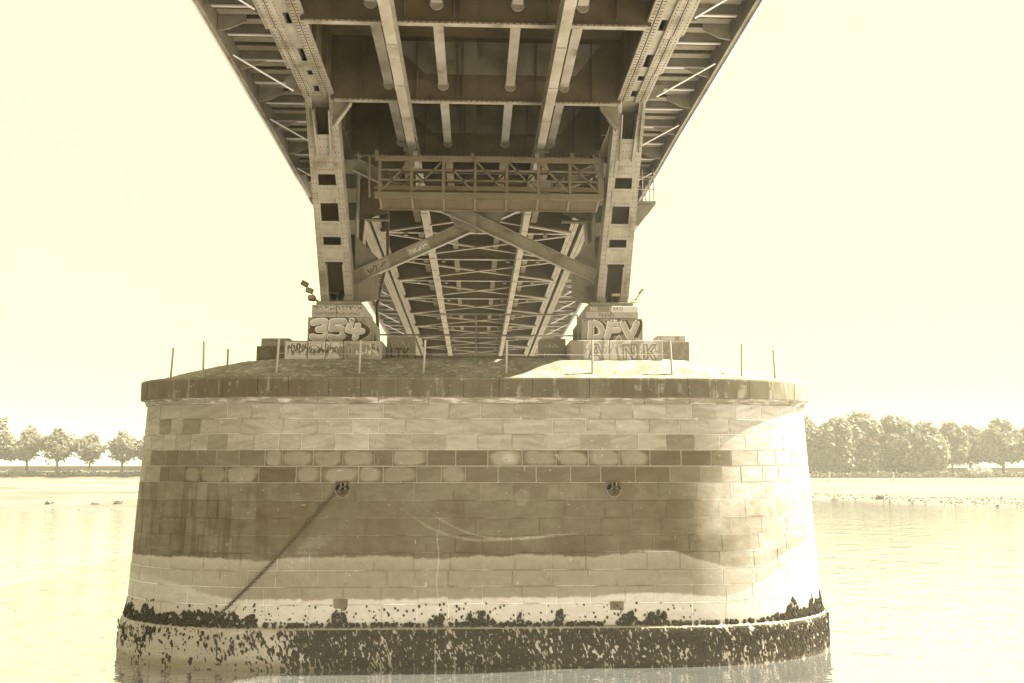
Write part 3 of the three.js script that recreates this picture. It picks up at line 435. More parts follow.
const leftStep = canvasTex(768, 256, (x, w, h) => { grime(x, w, h, 0.26, 0.35, 1); const H = h * 0.8; for (const [a, b] of [[6, 176], [188, 298], [304, 430]]) { x.fillStyle = css(0.52); x.fillRect(a, 14, b - a, H - 30); } x.globalAlpha = 0.35; grime(x, w, H, 0.36, 0.5, 2); x.globalAlpha = 1; x.font = 'bold 40px sans-serif'; scrawl(x, 24, 30, 150, 55, 21, 0.04, 8, 7); scrawl(x, 16, 60, 420, 90, 25, 0.05, 7, 14); scrawl(x, 430, 20, 320, 150, 26, 0.06, 7, 9); scrawl(x, 440, 30, 290, 130, 27, 0.7, 5, 8); scrawl(x, 60, 90, 210, 60, 22, 0.1, 8, 6); x.strokeStyle = css(0.12); x.lineWidth = 5; x.strokeRect(202, 26, 90, 118); x.beginPath(); x.arc(236, 72, 26, 0, 6.3); x.stroke(); x.fillStyle = css(0.07); x.beginPath(); x.ellipse(276, 100, 13, 36, 0.5, 0, 6.3); x.fill(); scrawl(x, 330, 30, 150, 130, 23, 0.14, 8, 4); x.fillStyle = css(0.2); x.globalAlpha = 0.7; x.beginPath(); x.ellipse(560, 110, 150, 80, 0, 0, 6.3); x.fill(); x.globalAlpha = 1; scrawl(x, 560, 90, 150, 60, 24, 0.6, 6, 7); });
const leftShaft = canvasTex(768, 384, (x, w, h) => { grime(x, w, h, 0.24, 0.4, 3); const H = h * 0.8; x.fillStyle = css(0.03); x.globalAlpha = 0.85; x.beginPath(); x.ellipse(385, H * 0.55, 370, H * 0.46, 0, 0, 6.3); x.fill(); x.globalAlpha = 1; bubble(x, '3', 150, H * 0.52, 250, 0.4, 0.64, 0.02, 0.98, -0.04); bubble(x, '5', 358, H * 0.53, 250, 0.32, 0.6, 0.02, 0.98); bubble(x, '4', 565, H * 0.5, 240, 0.42, 0.64, 0.02, 0.98, 0.12); scrawl(x, 470, 10, 230, 60, 33, 0.12, 10, 6); });
const leftCap = canvasTex(512, 192, (x, w, h) => { grime(x, w, h, 0.3, 0.35, 5); scrawl(x, 20, 14, 470, 46, 51, 0.08, 8, 18); scrawl(x, 30, 90, 440, 40, 52, 0.13, 6, 18); scrawl(x, 30, 20, 420, 40, 53, 0.5, 4, 12); });
const rightStep = canvasTex(768, 256, (x, w, h) => { grime(x, w, h, 0.36, 0.3, 7); const H = h * 0.8; x.fillStyle = css(0.2); x.globalAlpha = 0.8; x.fillRect(0, 0, 110, H); x.globalAlpha = 1; for (const [cx, rw] of [[190, 70], [340, 78], [480, 70], [650, 80]]) { x.fillStyle = css(0.6); x.beginPath(); x.ellipse(cx, H * 0.5, rw, H * 0.52, 0.1, 0, 6.3); x.fill(); } x.lineWidth = 20; x.strokeStyle = css(0.3); x.beginPath(); x.moveTo(255, H); x.lineTo(275, 0); x.moveTo(405, H); x.lineTo(380, 60); x.moveTo(565, H); x.lineTo(560, 10); x.moveTo(420, 60); x.lineTo(540, 30); x.stroke(); x.fillStyle = css(0.34); x.beginPath(); x.moveTo(768, H * 0.35); x.lineTo(690, H * 0.52); x.lineTo(768, H * 0.68); x.fill(); scrawl(x, 110, 20, 120, 140, 61, 0.25, 6, 4); scrawl(x, 250, 20, 480, 160, 62, 0.28, 6, 9); x.font = 'bold 190px sans-serif'; x.lineWidth = 12; x.strokeStyle = css(0.22); x.strokeText('A', 150, H * 0.86); x.strokeText('N', 420, H * 0.86); x.strokeText('K', 590, H * 0.86); });
const rightShaft = canvasTex(768, 384, (x, w, h) => { grime(x, w, h, 0.22, 0.4, 8); const H = h * 0.8; bubble(x, 'D', 180, H * 0.53, 250, 0.34, 0.64, 0.025, 0.95, 0.03); bubble(x, 'F', 400, H * 0.52, 245, 0.4, 0.64, 0.025, 1, 0.1); bubble(x, 'V', 610, H * 0.54, 245, 0.34, 0.64, 0.025, 1, -0.03); x.strokeStyle = css(0.66); x.lineWidth = 8; x.beginPath(); x.moveTo(415, H); x.lineTo(445, H * 0.8); x.lineTo(470, H * 0.72); x.lineTo(510, H); x.stroke(); scrawl(x, 640, H - 60, 90, 40, 81, 0.55, 6, 3); scrawl(x, 20, 8, 700, 40, 82, 0.04, 7, 16); });
const rightCap = canvasTex(512, 192, (x, w, h) => { grime(x, w, h, 0.3, 0.3, 9); const H = h * 0.8; x.fillStyle = css(0.16); x.fillRect(0, 0, 230, 74); x.fillStyle = css(0.55); x.fillRect(236, 0, 276, 76); x.font = 'bold 62px sans-serif'; x.fillStyle = css(0.4); x.fillText('NL', 40, 60); x.fillStyle = css(0.22); x.fillText('MO', 262, 60); scrawl(x, 120, 84, 160, 50, 91, 0.12, 7, 6); void H; });
pedestal('left pedestal of stone blocks sprayed with 354', -4.5, [-5.36, -3.33, 10.84], [-6.0, -2.94, 10.04], [-5.24, -3.58, 11.1, 11.25], [-5.27, -4.72, -4.15], [leftStep, leftShaft, leftCap]);
pedestal('right pedestal of stone blocks sprayed with DFV', 4.5, [3.42, 5.43, 10.86], [3.02, 6.0, 10.1], [3.58, 5.29, 11.12, 11.27], [3.7, 4.28, 5.0], [rightStep, rightShaft, rightCap]);
const conc = std({ map: dataTex(256, 256, (u, v) => 0.24 + 0.2 * (fbm(u * 9, v * 9, 5) - 0.5), { repeat: true }), roughness: 1, bumpMap: grainBump, bumpScale: 0.01 }), concDark = std({ map: dataTex(256, 256, (u, v) => 0.14 + 0.14 * (fbm(u * 9 + 4, v * 9, 5) - 0.5), { repeat: true }), roughness: 1 });
function blockThing(label, x0, x1, y0, y1, z0, z1, tex, group = 'loose concrete blocks beside the pedestals') { const t = thing('concrete_block', label, 'block', [(x0 + x1) / 2, y0, (z0 + z1) / 2], group), g = rough(rbox(x0, x1, y0, y1, z0, z1, 0.02), 0.008, 3).translate(-(x0 + x1) / 2, -y0, -(z0 + z1) / 2); part('block', tex && tex.isTexture ? frontUV(g, -(x1 - x0) / 2, (x1 - x0) / 2, 0, y1 - y0) : boxUV(g), tex && tex.isTexture ? std({ map: tex, roughness: 1 }) : tex, t); return t; }
blockThing('dark lower concrete block left of the 354 pedestal', -7.15, -6.18, 9.35, 10.0, -0.6, 0.45, concDark);
blockThing('paler concrete block lying on the dark one left of the 354 pedestal', -7.02, -6.1, 10.002, 10.27, -0.5, 0.4, conc);
blockThing('concrete block with black letters right of the 354 pedestal', -2.92, -2.02, 9.45, 10.35, -0.5, 0.4, canvasTex(256, 256, (x, w, h) => { grime(x, w, h, 0.2, 0.35, 12); x.font = 'bold 110px sans-serif'; x.fillStyle = css(0.07); x.fillText('LTK', 24, 165); scrawl(x, 40, 30, 180, 60, 13, 0.32, 5, 6); }));
blockThing('low stone kerb lying between the two pedestals', -2.0, 2.1, 9.5, 9.74, -0.4, 0.2, concDark);
blockThing('square concrete block with pale scribbles left of the DFV pedestal', 2.14, 3.0, 9.45, 10.3, -0.5, 0.4, canvasTex(256, 256, (x, w, h) => { grime(x, w, h, 0.19, 0.3, 14); scrawl(x, 50, 40, 140, 40, 15, 0.4, 5, 6); scrawl(x, 40, 110, 180, 50, 16, 0.36, 5, 7); }));
blockThing('low concrete block under a thin slab right of the DFV pedestal', 6.02, 7.15, 9.35, 10.23, -0.6, 0.4, conc);
blockThing('thin slab with sprayed figures on the block right of the DFV pedestal', 6.1, 7.05, 10.232, 10.44, -0.5, 0.35, canvasTex(256, 64, (x, w, h) => { grime(x, w, h, 0.45, 0.2, 17); x.font = 'bold 44px sans-serif'; x.fillStyle = css(0.12); x.fillText('1', 14, 44); x.fillText('30', 150, 44); }));

{ // railing of thin posts along the cornice edge, thin wire between
  const t = thing('edge_railing', 'row of thin steel posts with a wire along the front edge of the pier top', 'railing', [0, 8.8, 0]); const P = [];
  for (const [x, h] of [[-9.72, 1.0], [-8.42, 1.12], [-6.02, 1.15], [-3.52, 1.12], [-1.58, 1.14], [0.95, 1.14], [3.6, 1.12], [6.05, 1.16], [8.42, 1.1], [9.75, 1.0]]) {
    const s = sOfX(x), o = outline(s, -0.28), y = 0.02; P.push(V(o.x, y + h * 0.62, o.z)); const lean = 0.05 * Math.sin(x * 7);
    const g = part('post', [rod(V(o.x, y - 0.05, o.z), V(o.x + lean, y + h, o.z), 0.034, 8)], M.rail, t); part('foot_plate', box(o.x - 0.11, o.x + 0.11, y, y + 0.05, o.z - 0.09, o.z + 0.09), M.rail, g);
  }
  for (let i = 2; i < 7; i++) part('wire', rod(P[i], P[i + 1], 0.008, 5), M.rail, t);
  const b = thing('edge_post', 'short lone post standing on the left slope of the pier top', 'post', [-7.95, 9.05, 0.9]); part('post', rod(V(0, 0, 0), V(0, 0.8, 0), 0.035, 8), M.rail, b); part('foot_plate', box(-0.1, 0.1, 0, 0.05, -0.1, 0.1), M.rail, b);
}
{ const t = thing('service_railing', 'tall pipe railing on the far side of the pier top', 'railing', [0, 9.5, -2.4]), X = [-3.7, -2.2, 0.02, 3.72];
  for (const x of X) part('post', rod(V(x, -0.6, 0), V(x, x < -1 ? 1.3 : 2.05, 0), 0.032, 8), M.steelMid, t);
  part('rail', rod(V(-1.9, 2.05, 0), V(3.72, 2.05, 0), 0.03, 8), M.steelMid, t); part('rail', rod(V(-3.7, 1.28, 0), V(3.72, 1.28, 0), 0.03, 8), M.steelMid, t);
}
{ const t = thing('floodlight_bracket', 'leaning arm with three floodlights beside the left bridge leg', 'floodlight', [-5.1, 11.39, 0.9]);
  part('arm', [rod(V(0, 0, 0), V(-0.42, 0.52, 0), 0.02), rod(V(-0.3, 0.05, 0), V(0, 0.05, 0), 0.02)], M.steelDark, t);
  for (const [x, y, a] of [[-0.46, 0.6, 0.5], [-0.3, 0.38, 0.3], [-0.22, 0.14, 0.1]]) { const l = part('lamp_housing', boxUV(new RoundedBoxGeometry(0.24, 0.17, 0.16, 2, 0.04).rotateZ(-a).translate(x, y, 0.02)), M.steelDark, t); part('lamp_glass', boxUV(new THREE.BoxGeometry(0.19, 0.12, 0.02).rotateZ(-a).translate(x, y, 0.105)), M.steelMid, l); }
  const q = thing('lamp_bracket', 'thin lamp bracket sticking out beside the right bridge leg', 'bracket', [5.1, 11.41, 0.9]); part('arm', [rod(V(0, 0.05, 0), V(0.28, 0.06, 0), 0.018), rod(V(0.02, 0.14, 0), V(0.3, 0.14, 0), 0.012), rod(V(0.15, 0.1, 0), V(0.38, 0.42, 0), 0.022)], M.steelMid, q); part('lamp_head', boxUV(new THREE.BoxGeometry(0.2, 0.07, 0.09).rotateZ(0.8).translate(0.36, 0.42, 0)), M.steelMid, q);
}

// ---------------------------------------------------------------- the steel bridge
const bridge = thing('steel_girder_bridge', 'riveted steel girder bridge crossing overhead on the stone pier', 'bridge', [0, 0, 0]);
const G = (z) => (z >= 0 ? 0.016 * z : 0.036 * z);                    // the deck's grade
const BAY = 4.65, ZN = 51, ZF = -70, GX = 4.6, GB = 16.83;
const rivetGeo = new THREE.SphereGeometry(1, 6, 3, 0, Math.PI * 2, 0, Math.PI / 2); const rivets = { steel: [] };
function rivetAt(p, n, r = 0.017) { rivets.steel.push(new THREE.Matrix4().compose(p, new THREE.Quaternion().setFromUnitVectors(V(0, 1, 0), n), V(r, r * 0.8, r))); }
// a bar that follows the grade between z0 and z1, made of straight stretches that meet end to end
function along(x0, x1, y0, y1, z0, z1) { const cuts = [z0, ...[0].filter((c) => c > Math.min(z0, z1) && c < Math.max(z0, z1)), z1], gs = []; for (let i = 0; i < cuts.length - 1; i++) { const a = cuts[i], b = cuts[i + 1], g = new THREE.BoxGeometry(x1 - x0, y1 - y0, Math.abs(b - a)), p = g.attributes.position; g.translate((x0 + x1) / 2, (y0 + y1) / 2, (a + b) / 2); for (let k = 0; k < p.count; k++) p.setY(k, p.getY(k) + G(p.getZ(k))); g.computeVertexNormals(); gs.push(boxUV(g)); } return gs; }
for (const sg of [-1, 1]) {
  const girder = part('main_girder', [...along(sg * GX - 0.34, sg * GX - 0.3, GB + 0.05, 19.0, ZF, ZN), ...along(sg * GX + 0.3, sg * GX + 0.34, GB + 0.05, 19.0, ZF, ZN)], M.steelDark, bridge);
  girder.userData.label = sg < 0 ? 'left main girder' : 'right main girder';
  for (const side of [-1, 1]) {   // each bottom chord: two flange strips of stacked plates with an open slot between
    for (const [z0, z1, w] of side * sg > 0 ? [[4.5, 6.4, 0.38], [6.4, 8.6, 0.46], [8.6, ZN, 0.54], [-4.5, ZF, 0.38]] : [[4.5, ZN, 0.35], [-4.5, ZF, 0.36]]) {
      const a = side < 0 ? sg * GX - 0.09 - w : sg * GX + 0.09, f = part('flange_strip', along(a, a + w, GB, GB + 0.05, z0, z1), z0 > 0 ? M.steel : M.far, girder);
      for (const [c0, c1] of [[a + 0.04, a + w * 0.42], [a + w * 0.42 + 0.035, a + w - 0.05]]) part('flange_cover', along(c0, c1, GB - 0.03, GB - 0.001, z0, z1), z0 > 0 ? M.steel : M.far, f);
      part('flange_seam', along(a + w * 0.42 + 0.004, a + w * 0.42 + 0.031, GB - 0.004, GB - 0.001, z0, z1), M.steelDark, f);
      part('flange_angle', [...along(a, a + 0.03, GB - 0.045, GB - 0.002, z0, z1), ...along(side < 0 ? a + w - 0.025 : a, side < 0 ? a + w : a + 0.025, GB + 0.052, GB + 0.2, z0, z1)], M.steelMid, f);
      if (z0 > 0) for (let z = z0 + 0.1; z < Math.min(z1, 14); z += 0.15) for (const e of [0.075, w * 0.42 - 0.035, w * 0.42 + 0.075, w - 0.085]) rivetAt(V(a + e, GB - 0.031 + G(z), z), V(0, -1, 0), 0.021);
      else if (z0 < 0) for (let z = z0 - 0.1; z > -34; z -= 0.25) for (const e of [0.075, w - 0.085]) rivetAt(V(a + e, GB - 0.031 + G(z), z), V(0, -1, 0), 0.021);
    }
  }
  const slots = [[4.8, 5.2], [5.9, 6.2], [6.75, 7.5], [8.8, 9.35], [10.3, 11.2], [12.3, 13.2]]; let z = 4.5;
  for (const [a, b] of [...slots, [20, 20.4]]) { part('batten_plate', along(sg * GX - 0.1, sg * GX + 0.1, GB + 0.012, GB + 0.03, z, a), M.steel, girder); z = b; }
  part('batten_plate', along(sg * GX - 0.1, sg * GX + 0.1, GB + 0.012, GB + 0.03, z, ZN), M.steel, girder);
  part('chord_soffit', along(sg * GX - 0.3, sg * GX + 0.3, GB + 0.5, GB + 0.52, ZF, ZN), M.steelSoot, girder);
  for (let q = -8; q < 26; q++) { const zz = 9.3 - q * BAY / 3 + 0.01; if (zz > 14) continue; const a = sg * (GX - 0.34); part('web_stiffener', [box(Math.min(a, a - sg * 0.14), Math.max(a, a - sg * 0.14), GB + 0.06 + G(zz), 18.6 + G(zz), zz - 0.03, zz + 0.03)], M.steelDark, girder); }
  // knee: solid plate closing the box where the leg meets it
  part('knee_plate', [box(sg * GX - 0.42, sg * GX + 0.42, GB - 0.01 + 0.07, GB + 0.12, 3.6, 4.495), plate([V(sg * (GX + 0.36), GB + 0.15, 4.6), V(sg * (GX + 0.36), GB + 0.15, 2.6), V(sg * (GX + 0.36), GB - 1.2, 3.0), V(sg * (GX + 0.36), GB - 1.2, 3.7)], V(1, 0, 0), 0.03)], M.steelMid, girder);
}
// crossbeams, with the stringers that frame between them
const nNear = Math.floor(ZN / BAY), nFar = Math.ceil(-ZF / BAY) - 1;
for (let k = -nFar; k <= nNear; k++) {
  const z = k * BAY, y = G(z), b = part('crossbeam', box(-GX + 0.345, GX - 0.345, 16.685 + y, 18.7 + y, z - 0.02, z + 0.02), M.steelDark, bridge);
  part('bottom_flange', box(-GX + 0.45, GX - 0.45, 16.63 + y, 16.68 + y, z - 0.085, z + 0.085), k < 0 ? M.steelMid : M.steel, b);
  if (k >= 0 && k < 4) { for (let x = -3.9; x < 4; x += 0.15) rivetAt(V(x, 16.655 + y, z + 0.086), V(0, 0, 1), 0.024);
    part('web_plate', plate([V(-2.6, 18.5 + y, z + 0.03), V(-1.5, 17.5 + y, z + 0.03), V(2.9, 17.5 + y, z + 0.03), V(3.7, 18.5 + y, z + 0.03)], V(0, 0, 1), 0.015), M.mesh, b);
    for (const x of [-3.4, -1.75, -0.55, -0.4, 1.75, 3.4]) part('web_stiffener', box(x - 0.012, x + 0.012, 16.8 + y, 18.5 + y, z + 0.04, z + 0.13), M.steelDark, b); }
  if (k < 0) for (const x of [-1.6, 1.6, -3.1, 3.1]) part('hanger', box(x - 0.08, x + 0.08, 16.5 + y, 16.625 + y, z - 0.06, z + 0.06), M.steelMid, b);
}
for (let k = -8; k < 4; k++) for (const x of [-2.56, -0.98, 0.98, 2.56]) {
  const z0 = k * BAY + 0.14, z1 = (k + 1) * BAY - 0.14, t = part('stringer', along(x - 0.015, x + 0.015, 17.12, 17.9, z0, z1), M.steelDark, bridge); part('bottom_flange', along(x - 0.13, x + 0.13, 17.08, 17.115, z0 + 0.06, z1), k < 0 ? M.steelDark : M.steel, t);
  if (k >= 0) part('end_bracket', boxUV(new THREE.CylinderGeometry(0.17, 0.17, 0.05, 14).rotateX(Math.PI / 2).translate(x, 17.1 + G(z0), z0 + 0.02)), M.steelMid, t);
}
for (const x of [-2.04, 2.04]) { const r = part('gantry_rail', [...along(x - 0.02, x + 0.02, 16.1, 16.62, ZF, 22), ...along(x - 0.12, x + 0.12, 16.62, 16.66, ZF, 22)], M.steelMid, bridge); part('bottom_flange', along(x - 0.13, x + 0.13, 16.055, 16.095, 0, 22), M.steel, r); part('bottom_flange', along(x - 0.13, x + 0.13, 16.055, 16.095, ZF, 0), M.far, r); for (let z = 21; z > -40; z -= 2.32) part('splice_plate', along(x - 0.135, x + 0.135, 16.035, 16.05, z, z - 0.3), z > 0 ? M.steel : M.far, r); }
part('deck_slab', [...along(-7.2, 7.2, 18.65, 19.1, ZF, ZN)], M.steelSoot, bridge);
// side paths carried on ribs, edge beams, brackets and tie rods
for (const sg of [-1, 1]) {
  const X = (a, b) => [Math.min(sg * a, sg * b), Math.max(sg * a, sg * b)];
  const e = part('edge_beam', along(...X(6.93, 7.04), 17.5, 18.75, ZF, ZN), M.steelMid, bridge); part('edge_lip', along(...X(7.045, 7.11), 17.44, 17.62, ZF, ZN), M.cream, e);
  part('path_deck', along(...X(4.95, 6.92), 18.25, 18.3, ZF, ZN), M.steelDark, bridge);
  for (let i = 0; i < 112; i++) { const z = 3 * BAY - i * BAY / 9, y = G(z), main = i % 3 === 0, r = part('deck_rib', box(...X(4.98, 6.9), (main ? 17.86 : 18.0) + y, 18.24 + y, z - 0.03, z + 0.03), M.mesh, bridge); part('rib_flange', main ? box(...X(4.98, 6.85), 17.82 + y, 17.855 + y, z - 0.05, z + 0.05) : box(...X(4.98, 6.85), 17.96 + y, 17.995 + y, z - 0.14, z + 0.14), main ? M.rail : M.ribSteel, r); }
  for (let k = -16; k < 6; k++) { const z = k * BAY / 2, y = G(z), a = sg; part('edge_bracket', plate([V(a * 6.91, 17.55 + y, z), V(a * 6.6, 17.6 + y, z), V(a * 6.15, 17.82 + y, z), V(a * 6.15, 18.2 + y, z), V(a * 6.91, 18.2 + y, z)], V(0, 0, 1), 0.03), M.steelMid, bridge);
    if (k % 2 === 0) { const zz = z + 0.15, s = part('tie_rod', bar(V(a * 6.85, 17.55 + y, zz + 0.8), V(a * (GX + 0.7), 16.86 + y, zz), 0.04, 0.04), M.cream, bridge); part('tie_plate', plate([V(a * (GX + 0.36), 16.85 + y, zz - 0.25), V(a * (GX + 0.36), 17.8 + y, zz - 0.25), V(a * (GX + 1.05), 17.3 + y, zz - 0.25), V(a * (GX + 0.8), 16.9 + y, zz - 0.25)], V(0, 0, 1), 0.025), M.steelMid, s); } }
}
// the four slanting legs: two channels joined by batten plates
function leg(sg, dz) {
  const cx = sg * 4.52, B = V(cx, 11.41, dz * 0.72), T = V(sg * GX, GB + 0.1 + G(dz * 4.5), dz * 4.5), u = T.clone().sub(B), L = u.length(), U = u.clone().normalize(), N = V(1, 0, 0).cross(U).multiplyScalar(-1); if (N.z * dz < 0) N.multiplyScalar(-1);
  const at = (t, x, n) => B.clone().addScaledVector(u, t).add(V(x, 0, 0)).addScaledVector(N, n), half = (t) => lerp(0.53, 0.45, t), D = 0.62;
  const slab = (t0, t1, x0a, x1a, x0b, x1b, n0, n1) => { const c = [at(t0, x0a, n0), at(t0, x1a, n0), at(t1, x1b, n0), at(t1, x0b, n0)]; return plate(c.map((p) => p.addScaledVector(N, (n1 - n0) / 2)), N, n1 - n0); };
  const root = part('support_leg', [-1, 1].map((e) => slab(0, 1, e * half(0) - (e > 0 ? 0.03 : 0), e * half(0) + (e > 0 ? 0 : 0.03), e * half(1) - (e > 0 ? 0.03 : 0), e * half(1) + (e > 0 ? 0 : 0.03), -D, 0)), M.steelMid, bridge);
  root.userData.label = `${sg < 0 ? 'left' : 'right'} ${dz > 0 ? 'near' : 'far'} leg`;
  for (const e of [-1, 1]) { const f = part('leg_flange', slab(0.0, 1, e > 0 ? half(0) - 0.24 : -half(0), e > 0 ? half(0) : -half(0) + 0.24, e > 0 ? half(1) - 0.2 : -half(1), e > 0 ? half(1) : -half(1) + 0.2, 0.002, 0.03), M.steel, root);
    part('leg_angle', [slab(0.014, 0.2, e > 0 ? half(0) - 0.27 : -half(0) + 0.24, e > 0 ? half(0) - 0.24 : -half(0) + 0.27, e > 0 ? half(0.2) - 0.26 : -half(0.2) + 0.23, e > 0 ? half(0.2) - 0.23 : -half(0.2) + 0.26, -0.15, 0.03)], M.steel, f);
    for (let t = 0.02; t < 0.98; t += 0.024) for (const q of [0.05, 0.15]) if (dz > 0) rivetAt(at(t, e * (half(t) - q), 0.031), N, 0.018); }
  for (const [a, b] of [[0.0, 0.014], [0.215, 0.3], [0.34, 0.418], [0.504, 0.589], [0.64, 0.82]]) { const w = half(a) - 0.16, w2 = half(b) - 0.16, p = part('batten_plate', slab(a, b, -w, w, -w2, w2, 0.031, 0.05), M.steel, root); if (dz > 0 && a > 0.1) for (let i = 0; i < 5; i++) for (const t of b - a > 0.1 ? [a + 0.02, a + 0.055, a + 0.09, a + 0.125, b - 0.02] : [a + 0.014, b - 0.014]) rivetAt(at(t, lerp(-0.2, 0.2, i / 4), 0.051), N, 0.018); void p; }
  part('back_plate', slab(0.02, 0.98, -half(0) + 0.04, half(0) - 0.04, -half(1) + 0.04, half(1) - 0.04, -D, -D + 0.02), M.steelSoot, root);
  for (const e of [-1, 1]) part('fork_plate', slab(0.72, 0.93, e * 0.19 - 0.02, e * 0.19 + 0.02, e * 0.24 - 0.02, e * 0.24 + 0.02, -0.3, 0.16), M.steel, root);
  part('shoe', boxUV(rbox(cx - 0.5, cx - 0.22, 11.395, 11.6, dz * 0.72 - 0.2, dz * 0.72 + 0.2, 0.03)), M.steelMid, root); part('shoe', boxUV(rbox(cx + 0.22, cx + 0.5, 11.395, 11.6, dz * 0.72 - 0.2, dz * 0.72 + 0.2, 0.03)), M.steelMid, root);
}
for (const sg of [-1, 1]) { leg(sg, 1); leg(sg, -1);
  const p = part('bearing_post', [box(sg * 4.3 - 0.3, sg * 4.3 + 0.3, 11.41, 16.7, -0.25, -0.2), box(sg * 4.02 - 0.02, sg * 4.02 + 0.02, 11.41, 16.7, -0.3, 0.3), box(sg * 4.58 - 0.02, sg * 4.58 + 0.02, 11.41, 16.7, -0.3, 0.3)], M.steelMid, bridge);
  for (const y of [12.6, 13.8, 14.9, 15.9]) part('batten_plate', box(sg * 4.3 - 0.25, sg * 4.3 + 0.25, y, y + 0.5, 0.3, 0.32), M.steelMid, p);
  // corner bracket under the second crossbeam
  const c = part('knee_bracket', plate([V(sg * 4.2, 16.85, 4.5), V(sg * 3.72, 16.82, 4.5), V(sg * 3.68, 16.7, 4.5), V(sg * 4.14, 16.02, 4.5), V(sg * 4.22, 16.02, 4.5)], V(0, 0, 1), 0.03), M.mesh, bridge); part('bracket_flange', bar(V(sg * 3.68, 16.72, 4.5), V(sg * 4.16, 16.0, 4.5), 0.22, 0.04, V(0, 0, 1)).translate(0, -0.02, 0), M.steel, c);
  part('gusset_plate', [plate([V(sg * 4.0, 13.7, 0.55), V(sg * 3.2, 12.9, 0.55), V(sg * 3.2, 11.55, 0.55), V(sg * 4.0, 11.42, 0.55)], V(0, 0, 1), 0.03)], M.mesh, bridge);
  for (let i = 0; i < 14; i++) for (const x of [3.3, 3.9]) rivetAt(V(sg * x, 11.6 + i * 0.1, 0.566), V(0, 0, 1), 0.016);
  part('haunch_plate', [plate([V(sg * 3.9, 16.65, -0.1), V(sg * 2.4, 16.65, -0.1), V(sg * 3.0, 14.7, -0.1), V(sg * 3.7, 14.45, -0.1), V(sg * 3.95, 14.45, -0.1)], V(0, 0, 1), 0.05), box(Math.min(sg * 2.95, sg * 3.75), Math.max(sg * 2.95, sg * 3.75), 14.4, 14.45, -0.25, 0.05)], M.steelDark, bridge);
}
// crossed portal braces between the legs
for (const sg of [-1, 1]) { const z = sg > 0 ? 0.95 : 0.62, a = V(sg * 3.98, 12.28, z), b = V(-sg * 4.0, 16.0, z), br = part('portal_brace', bar(a, b, 0.04, 0.4, V(0, 0, 1)), M.mesh, bridge), d = b.clone().sub(a).normalize(), n = V(-d.y, d.x, 0); if (n.y < 0) n.multiplyScalar(-1);
  for (const e of [-1, 1]) part('brace_flange', bar(a.clone().addScaledVector(n, e * 0.2), b.clone().addScaledVector(n, e * 0.2), 0.2, 0.03, V(0, 0, 1)), e < 0 ? M.steel : M.steelMid, br);
  for (let t = 0.03; t < 0.7; t += 0.02) rivetAt(a.clone().lerp(b, t).addScaledVector(n, 0.14).add(V(0, 0, 0.022)), V(0, 0, 1), 0.014); }
part('crown_gusset', plate([V(-1.1, 14.7, 0.78), V(1.1, 14.7, 0.78), V(0.7, 14.0, 0.78), V(0, 13.75, 0.78), V(-0.7, 14.0, 0.78)], V(0, 0, 1), 0.02), M.mesh, bridge);
{ const tg = canvasTex(256, 128, (x, w, h) => { grime(x, w, h, 0.2, 0.35, 19); scrawl(x, 20, 30, 210, 60, 191, 0.5, 7, 7); }), tk = canvasTex(256, 128, (x, w, h) => { grime(x, w, h, 0.2, 0.35, 20); scrawl(x, 16, 24, 220, 80, 201, 0.05, 10, 5); });
  const ang = Math.atan2(3.72, 7.98); for (const [x, t, w] of [[-3.25, tk, 0.85], [-1.9, tg, 0.75]]) { const g = new THREE.PlaneGeometry(w, 0.36).rotateZ(ang); g.translate(x, 12.28 + (x + 3.98) * Math.tan(ang), 0.65); part('sprayed_tag', g, std({ map: t }), bridge); } }
// lateral bracing of the far span
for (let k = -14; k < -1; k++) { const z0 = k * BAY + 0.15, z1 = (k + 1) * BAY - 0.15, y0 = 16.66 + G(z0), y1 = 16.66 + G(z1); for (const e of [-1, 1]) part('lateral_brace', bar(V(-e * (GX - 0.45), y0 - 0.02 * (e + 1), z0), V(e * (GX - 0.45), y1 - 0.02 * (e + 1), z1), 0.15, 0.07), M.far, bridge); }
// drain pipe and side platforms beside the legs
part('drain_pipe', [rod(V(-3.15, 16.6, -1.2), V(-3.1, 13.4, -1.2), 0.055, 8), rod(V(-3.1, 13.4, -1.2), V(-3.45, 11.6, -1.2), 0.055, 8), rod(V(-3.45, 11.6, -1.2), V(-3.3, 9.5, -1.2), 0.055, 8)], M.steelDark, bridge);
for (const sg of [-1, 1]) { const XO = sg < 0 ? 6.35 : 6.95, b = (a, c, y0, y1, z0, z1) => box(Math.min(sg * a, sg * c), Math.max(sg * a, sg * c), y0, y1, z0, z1);
  const p = part('side_platform', b(5.1, XO, 16.12, 16.22, -5.4, -3.6), M.steelMid, bridge); for (let i = 0; i < 5; i++) part('platform_rib', b(5.1, XO - 0.1 - 0.12 * i, 16.02 - 0.16 * i, 16.1 - 0.16 * i, -5.3, -3.7), M.steelMid, p);
  part('platform_bracket', plate([V(sg * XO, 16.1, -3.66), V(sg * 5.1, 16.1, -3.66), V(sg * 5.1, 15.2, -3.66), V(sg * (XO - 0.7), 15.25, -3.66)], V(0, 0, 1), 0.03), M.steelMid, p);
  for (const [x, z] of [[XO - 0.06, -3.65], [XO - 0.5, -3.65], [XO - 0.95, -3.65], [XO - 0.06, -4.5], [XO - 0.06, -5.35]]) part('railing_post', rod(V(sg * x, 16.22, z), V(sg * x, 17.5, z), 0.025), M.rail, p); for (const y of [16.7, 17.2]) part('rail', rod(V(sg * 5.3, y, -3.65), V(sg * (XO - 0.06), y, -3.65), 0.018), M.rail, p); }
stuff('rivets', rivetGeo, M.steelDark, rivets.steel, bridge);

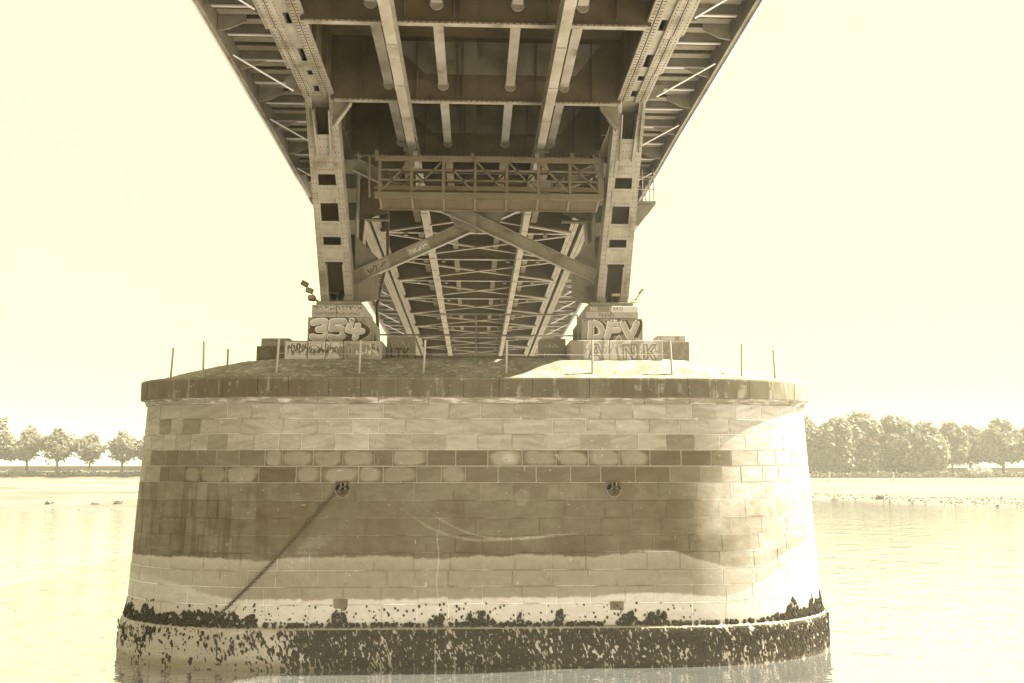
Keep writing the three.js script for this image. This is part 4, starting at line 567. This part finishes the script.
// ---------------------------------------------------------------- inspection carriage hung under the near span
{ const t = thing('inspection_carriage', 'lattice inspection carriage hung under the deck between the bridge legs', 'inspection carriage', [-0.12, 14.03, 2.4]);
  const x0 = -3.2, x1 = 4.0, zf = 0.6, zb = -0.6, yt = 1.58, yb = 0.5, xs = [x0 + 0.35]; for (let i = 1; i < 7; i++) xs.push(x0 + 0.35 + i * 0.98); xs.push(x1 - 0.05);
  for (const z of [zf, zb]) { const m = z > 0 ? M.carriage : M.carriageDark;
    part('top_chord', box(x0 + 0.2, x1, yt - 0.13, yt, z - 0.06, z + 0.06), m, t); part('bottom_chord', box(x0 + 0.2, x1, yb - 0.24, yb - 0.06, z - 0.06, z + 0.06), m, t); part('kick_plate', box(x0 + 0.2, x1, yb + 0.02, yb + 0.16, z - 0.015, z + 0.015), M.carriageDark, t);
    for (const y of [yt - 0.42, yt - 0.74]) part('handrail', box(x0 + 0.3, x1, y - 0.025, y + 0.025, z - 0.02, z + 0.02), m, t);
    xs.forEach((x, i) => { part('post', box(x - 0.045, x + 0.045, yb - 0.058, yt - 0.13, z - 0.04, z + 0.04), m, t); if (i < 7) { const up = z > 0 ? i < 2 : i !== 1; const a = V(x + 0.06, up ? yb : yt - 0.15, z), b = V(xs[i + 1] - 0.06, up ? yt - 0.15 : yb, z); part('diagonal', bar(a, b, 0.05, 0.04), m, t); } }); }
  part('floor', box(x0 + 0.25, x1 - 0.02, yb - 0.05, yb + 0.01, zb + 0.07, zf - 0.07), M.carriageDark, t);
  for (let i = 0; i < 7; i++) part('skirt_panel', plate([V(xs[i] + 0.05, 0.36, zf - 0.02), V(xs[i + 1] - 0.05, 0.36, zf - 0.02), V(xs[i + 1] - 0.05 - (i - 3) * 0.02, 0.02, zf - 0.3), V(xs[i] + 0.05 - (i - 3) * 0.02, 0.02, zf - 0.3)], V(0, 0.28, 0.34), 0.012), M.steelDark, t);
  for (const x of xs) part('skirt_rib', bar(V(x, 0.4, zf), V(x * 0.98, 0.0, zf - 0.3), 0.07, 0.05), M.carriage, t);
  part('skirt_edge', box(x0 + 0.4, x1 - 0.1, -0.03, 0.015, zf - 0.34, zf - 0.28), M.carriageDark, t);
  part('end_ladder', [box(x0, x0 + 0.06, 0.5, yt + 0.02, zf - 0.1, zf), box(x0 + 0.02, x0 + 0.08, 0.3, 0.52, zf - 0.08, zf + 0.02)], M.carriage, t); part('end_ladder', box(x1, x1 + 0.08, 0.3, yt, zf - 0.1, zf), M.carriage, t);
  for (const z of [0.35, -0.35]) for (const x of [-1.92, 2.16]) { const w = part('trolley', [box(x - 0.06, x + 0.06, yt, yt + 0.3, z - 0.06, z + 0.06), box(x - 0.24, x + 0.24, yt + 0.28, yt + 0.34, z - 0.05, z + 0.05), box(x - 0.22, x - 0.16, yt + 0.3, yt + 0.6, z - 0.05, z + 0.05), box(x + 0.16, x + 0.22, yt + 0.3, yt + 0.6, z - 0.05, z + 0.05)], M.carriage, t); for (const e of [-1, 1]) part('wheel', boxUV(new THREE.CylinderGeometry(0.09, 0.09, 0.05, 12).rotateZ(Math.PI / 2).translate(x + e * 0.12, yt + 0.62, z)), M.steelDark, w); }
  for (const [x, h] of [[-2.95, 0.2], [-0.0, 0.14], [3.1, 0.2]]) part('buffer', box(x - 0.06, x + 0.06, yt, yt + h, zf - 0.05, zf + 0.05), M.carriageDark, t);
  part('tool_box', boxUV(rbox(1.9, 2.5, yb + 0.02, yb + 0.62, -0.4, -0.1, 0.02)), M.rail, t);
}
renderer.render(scene, camera);
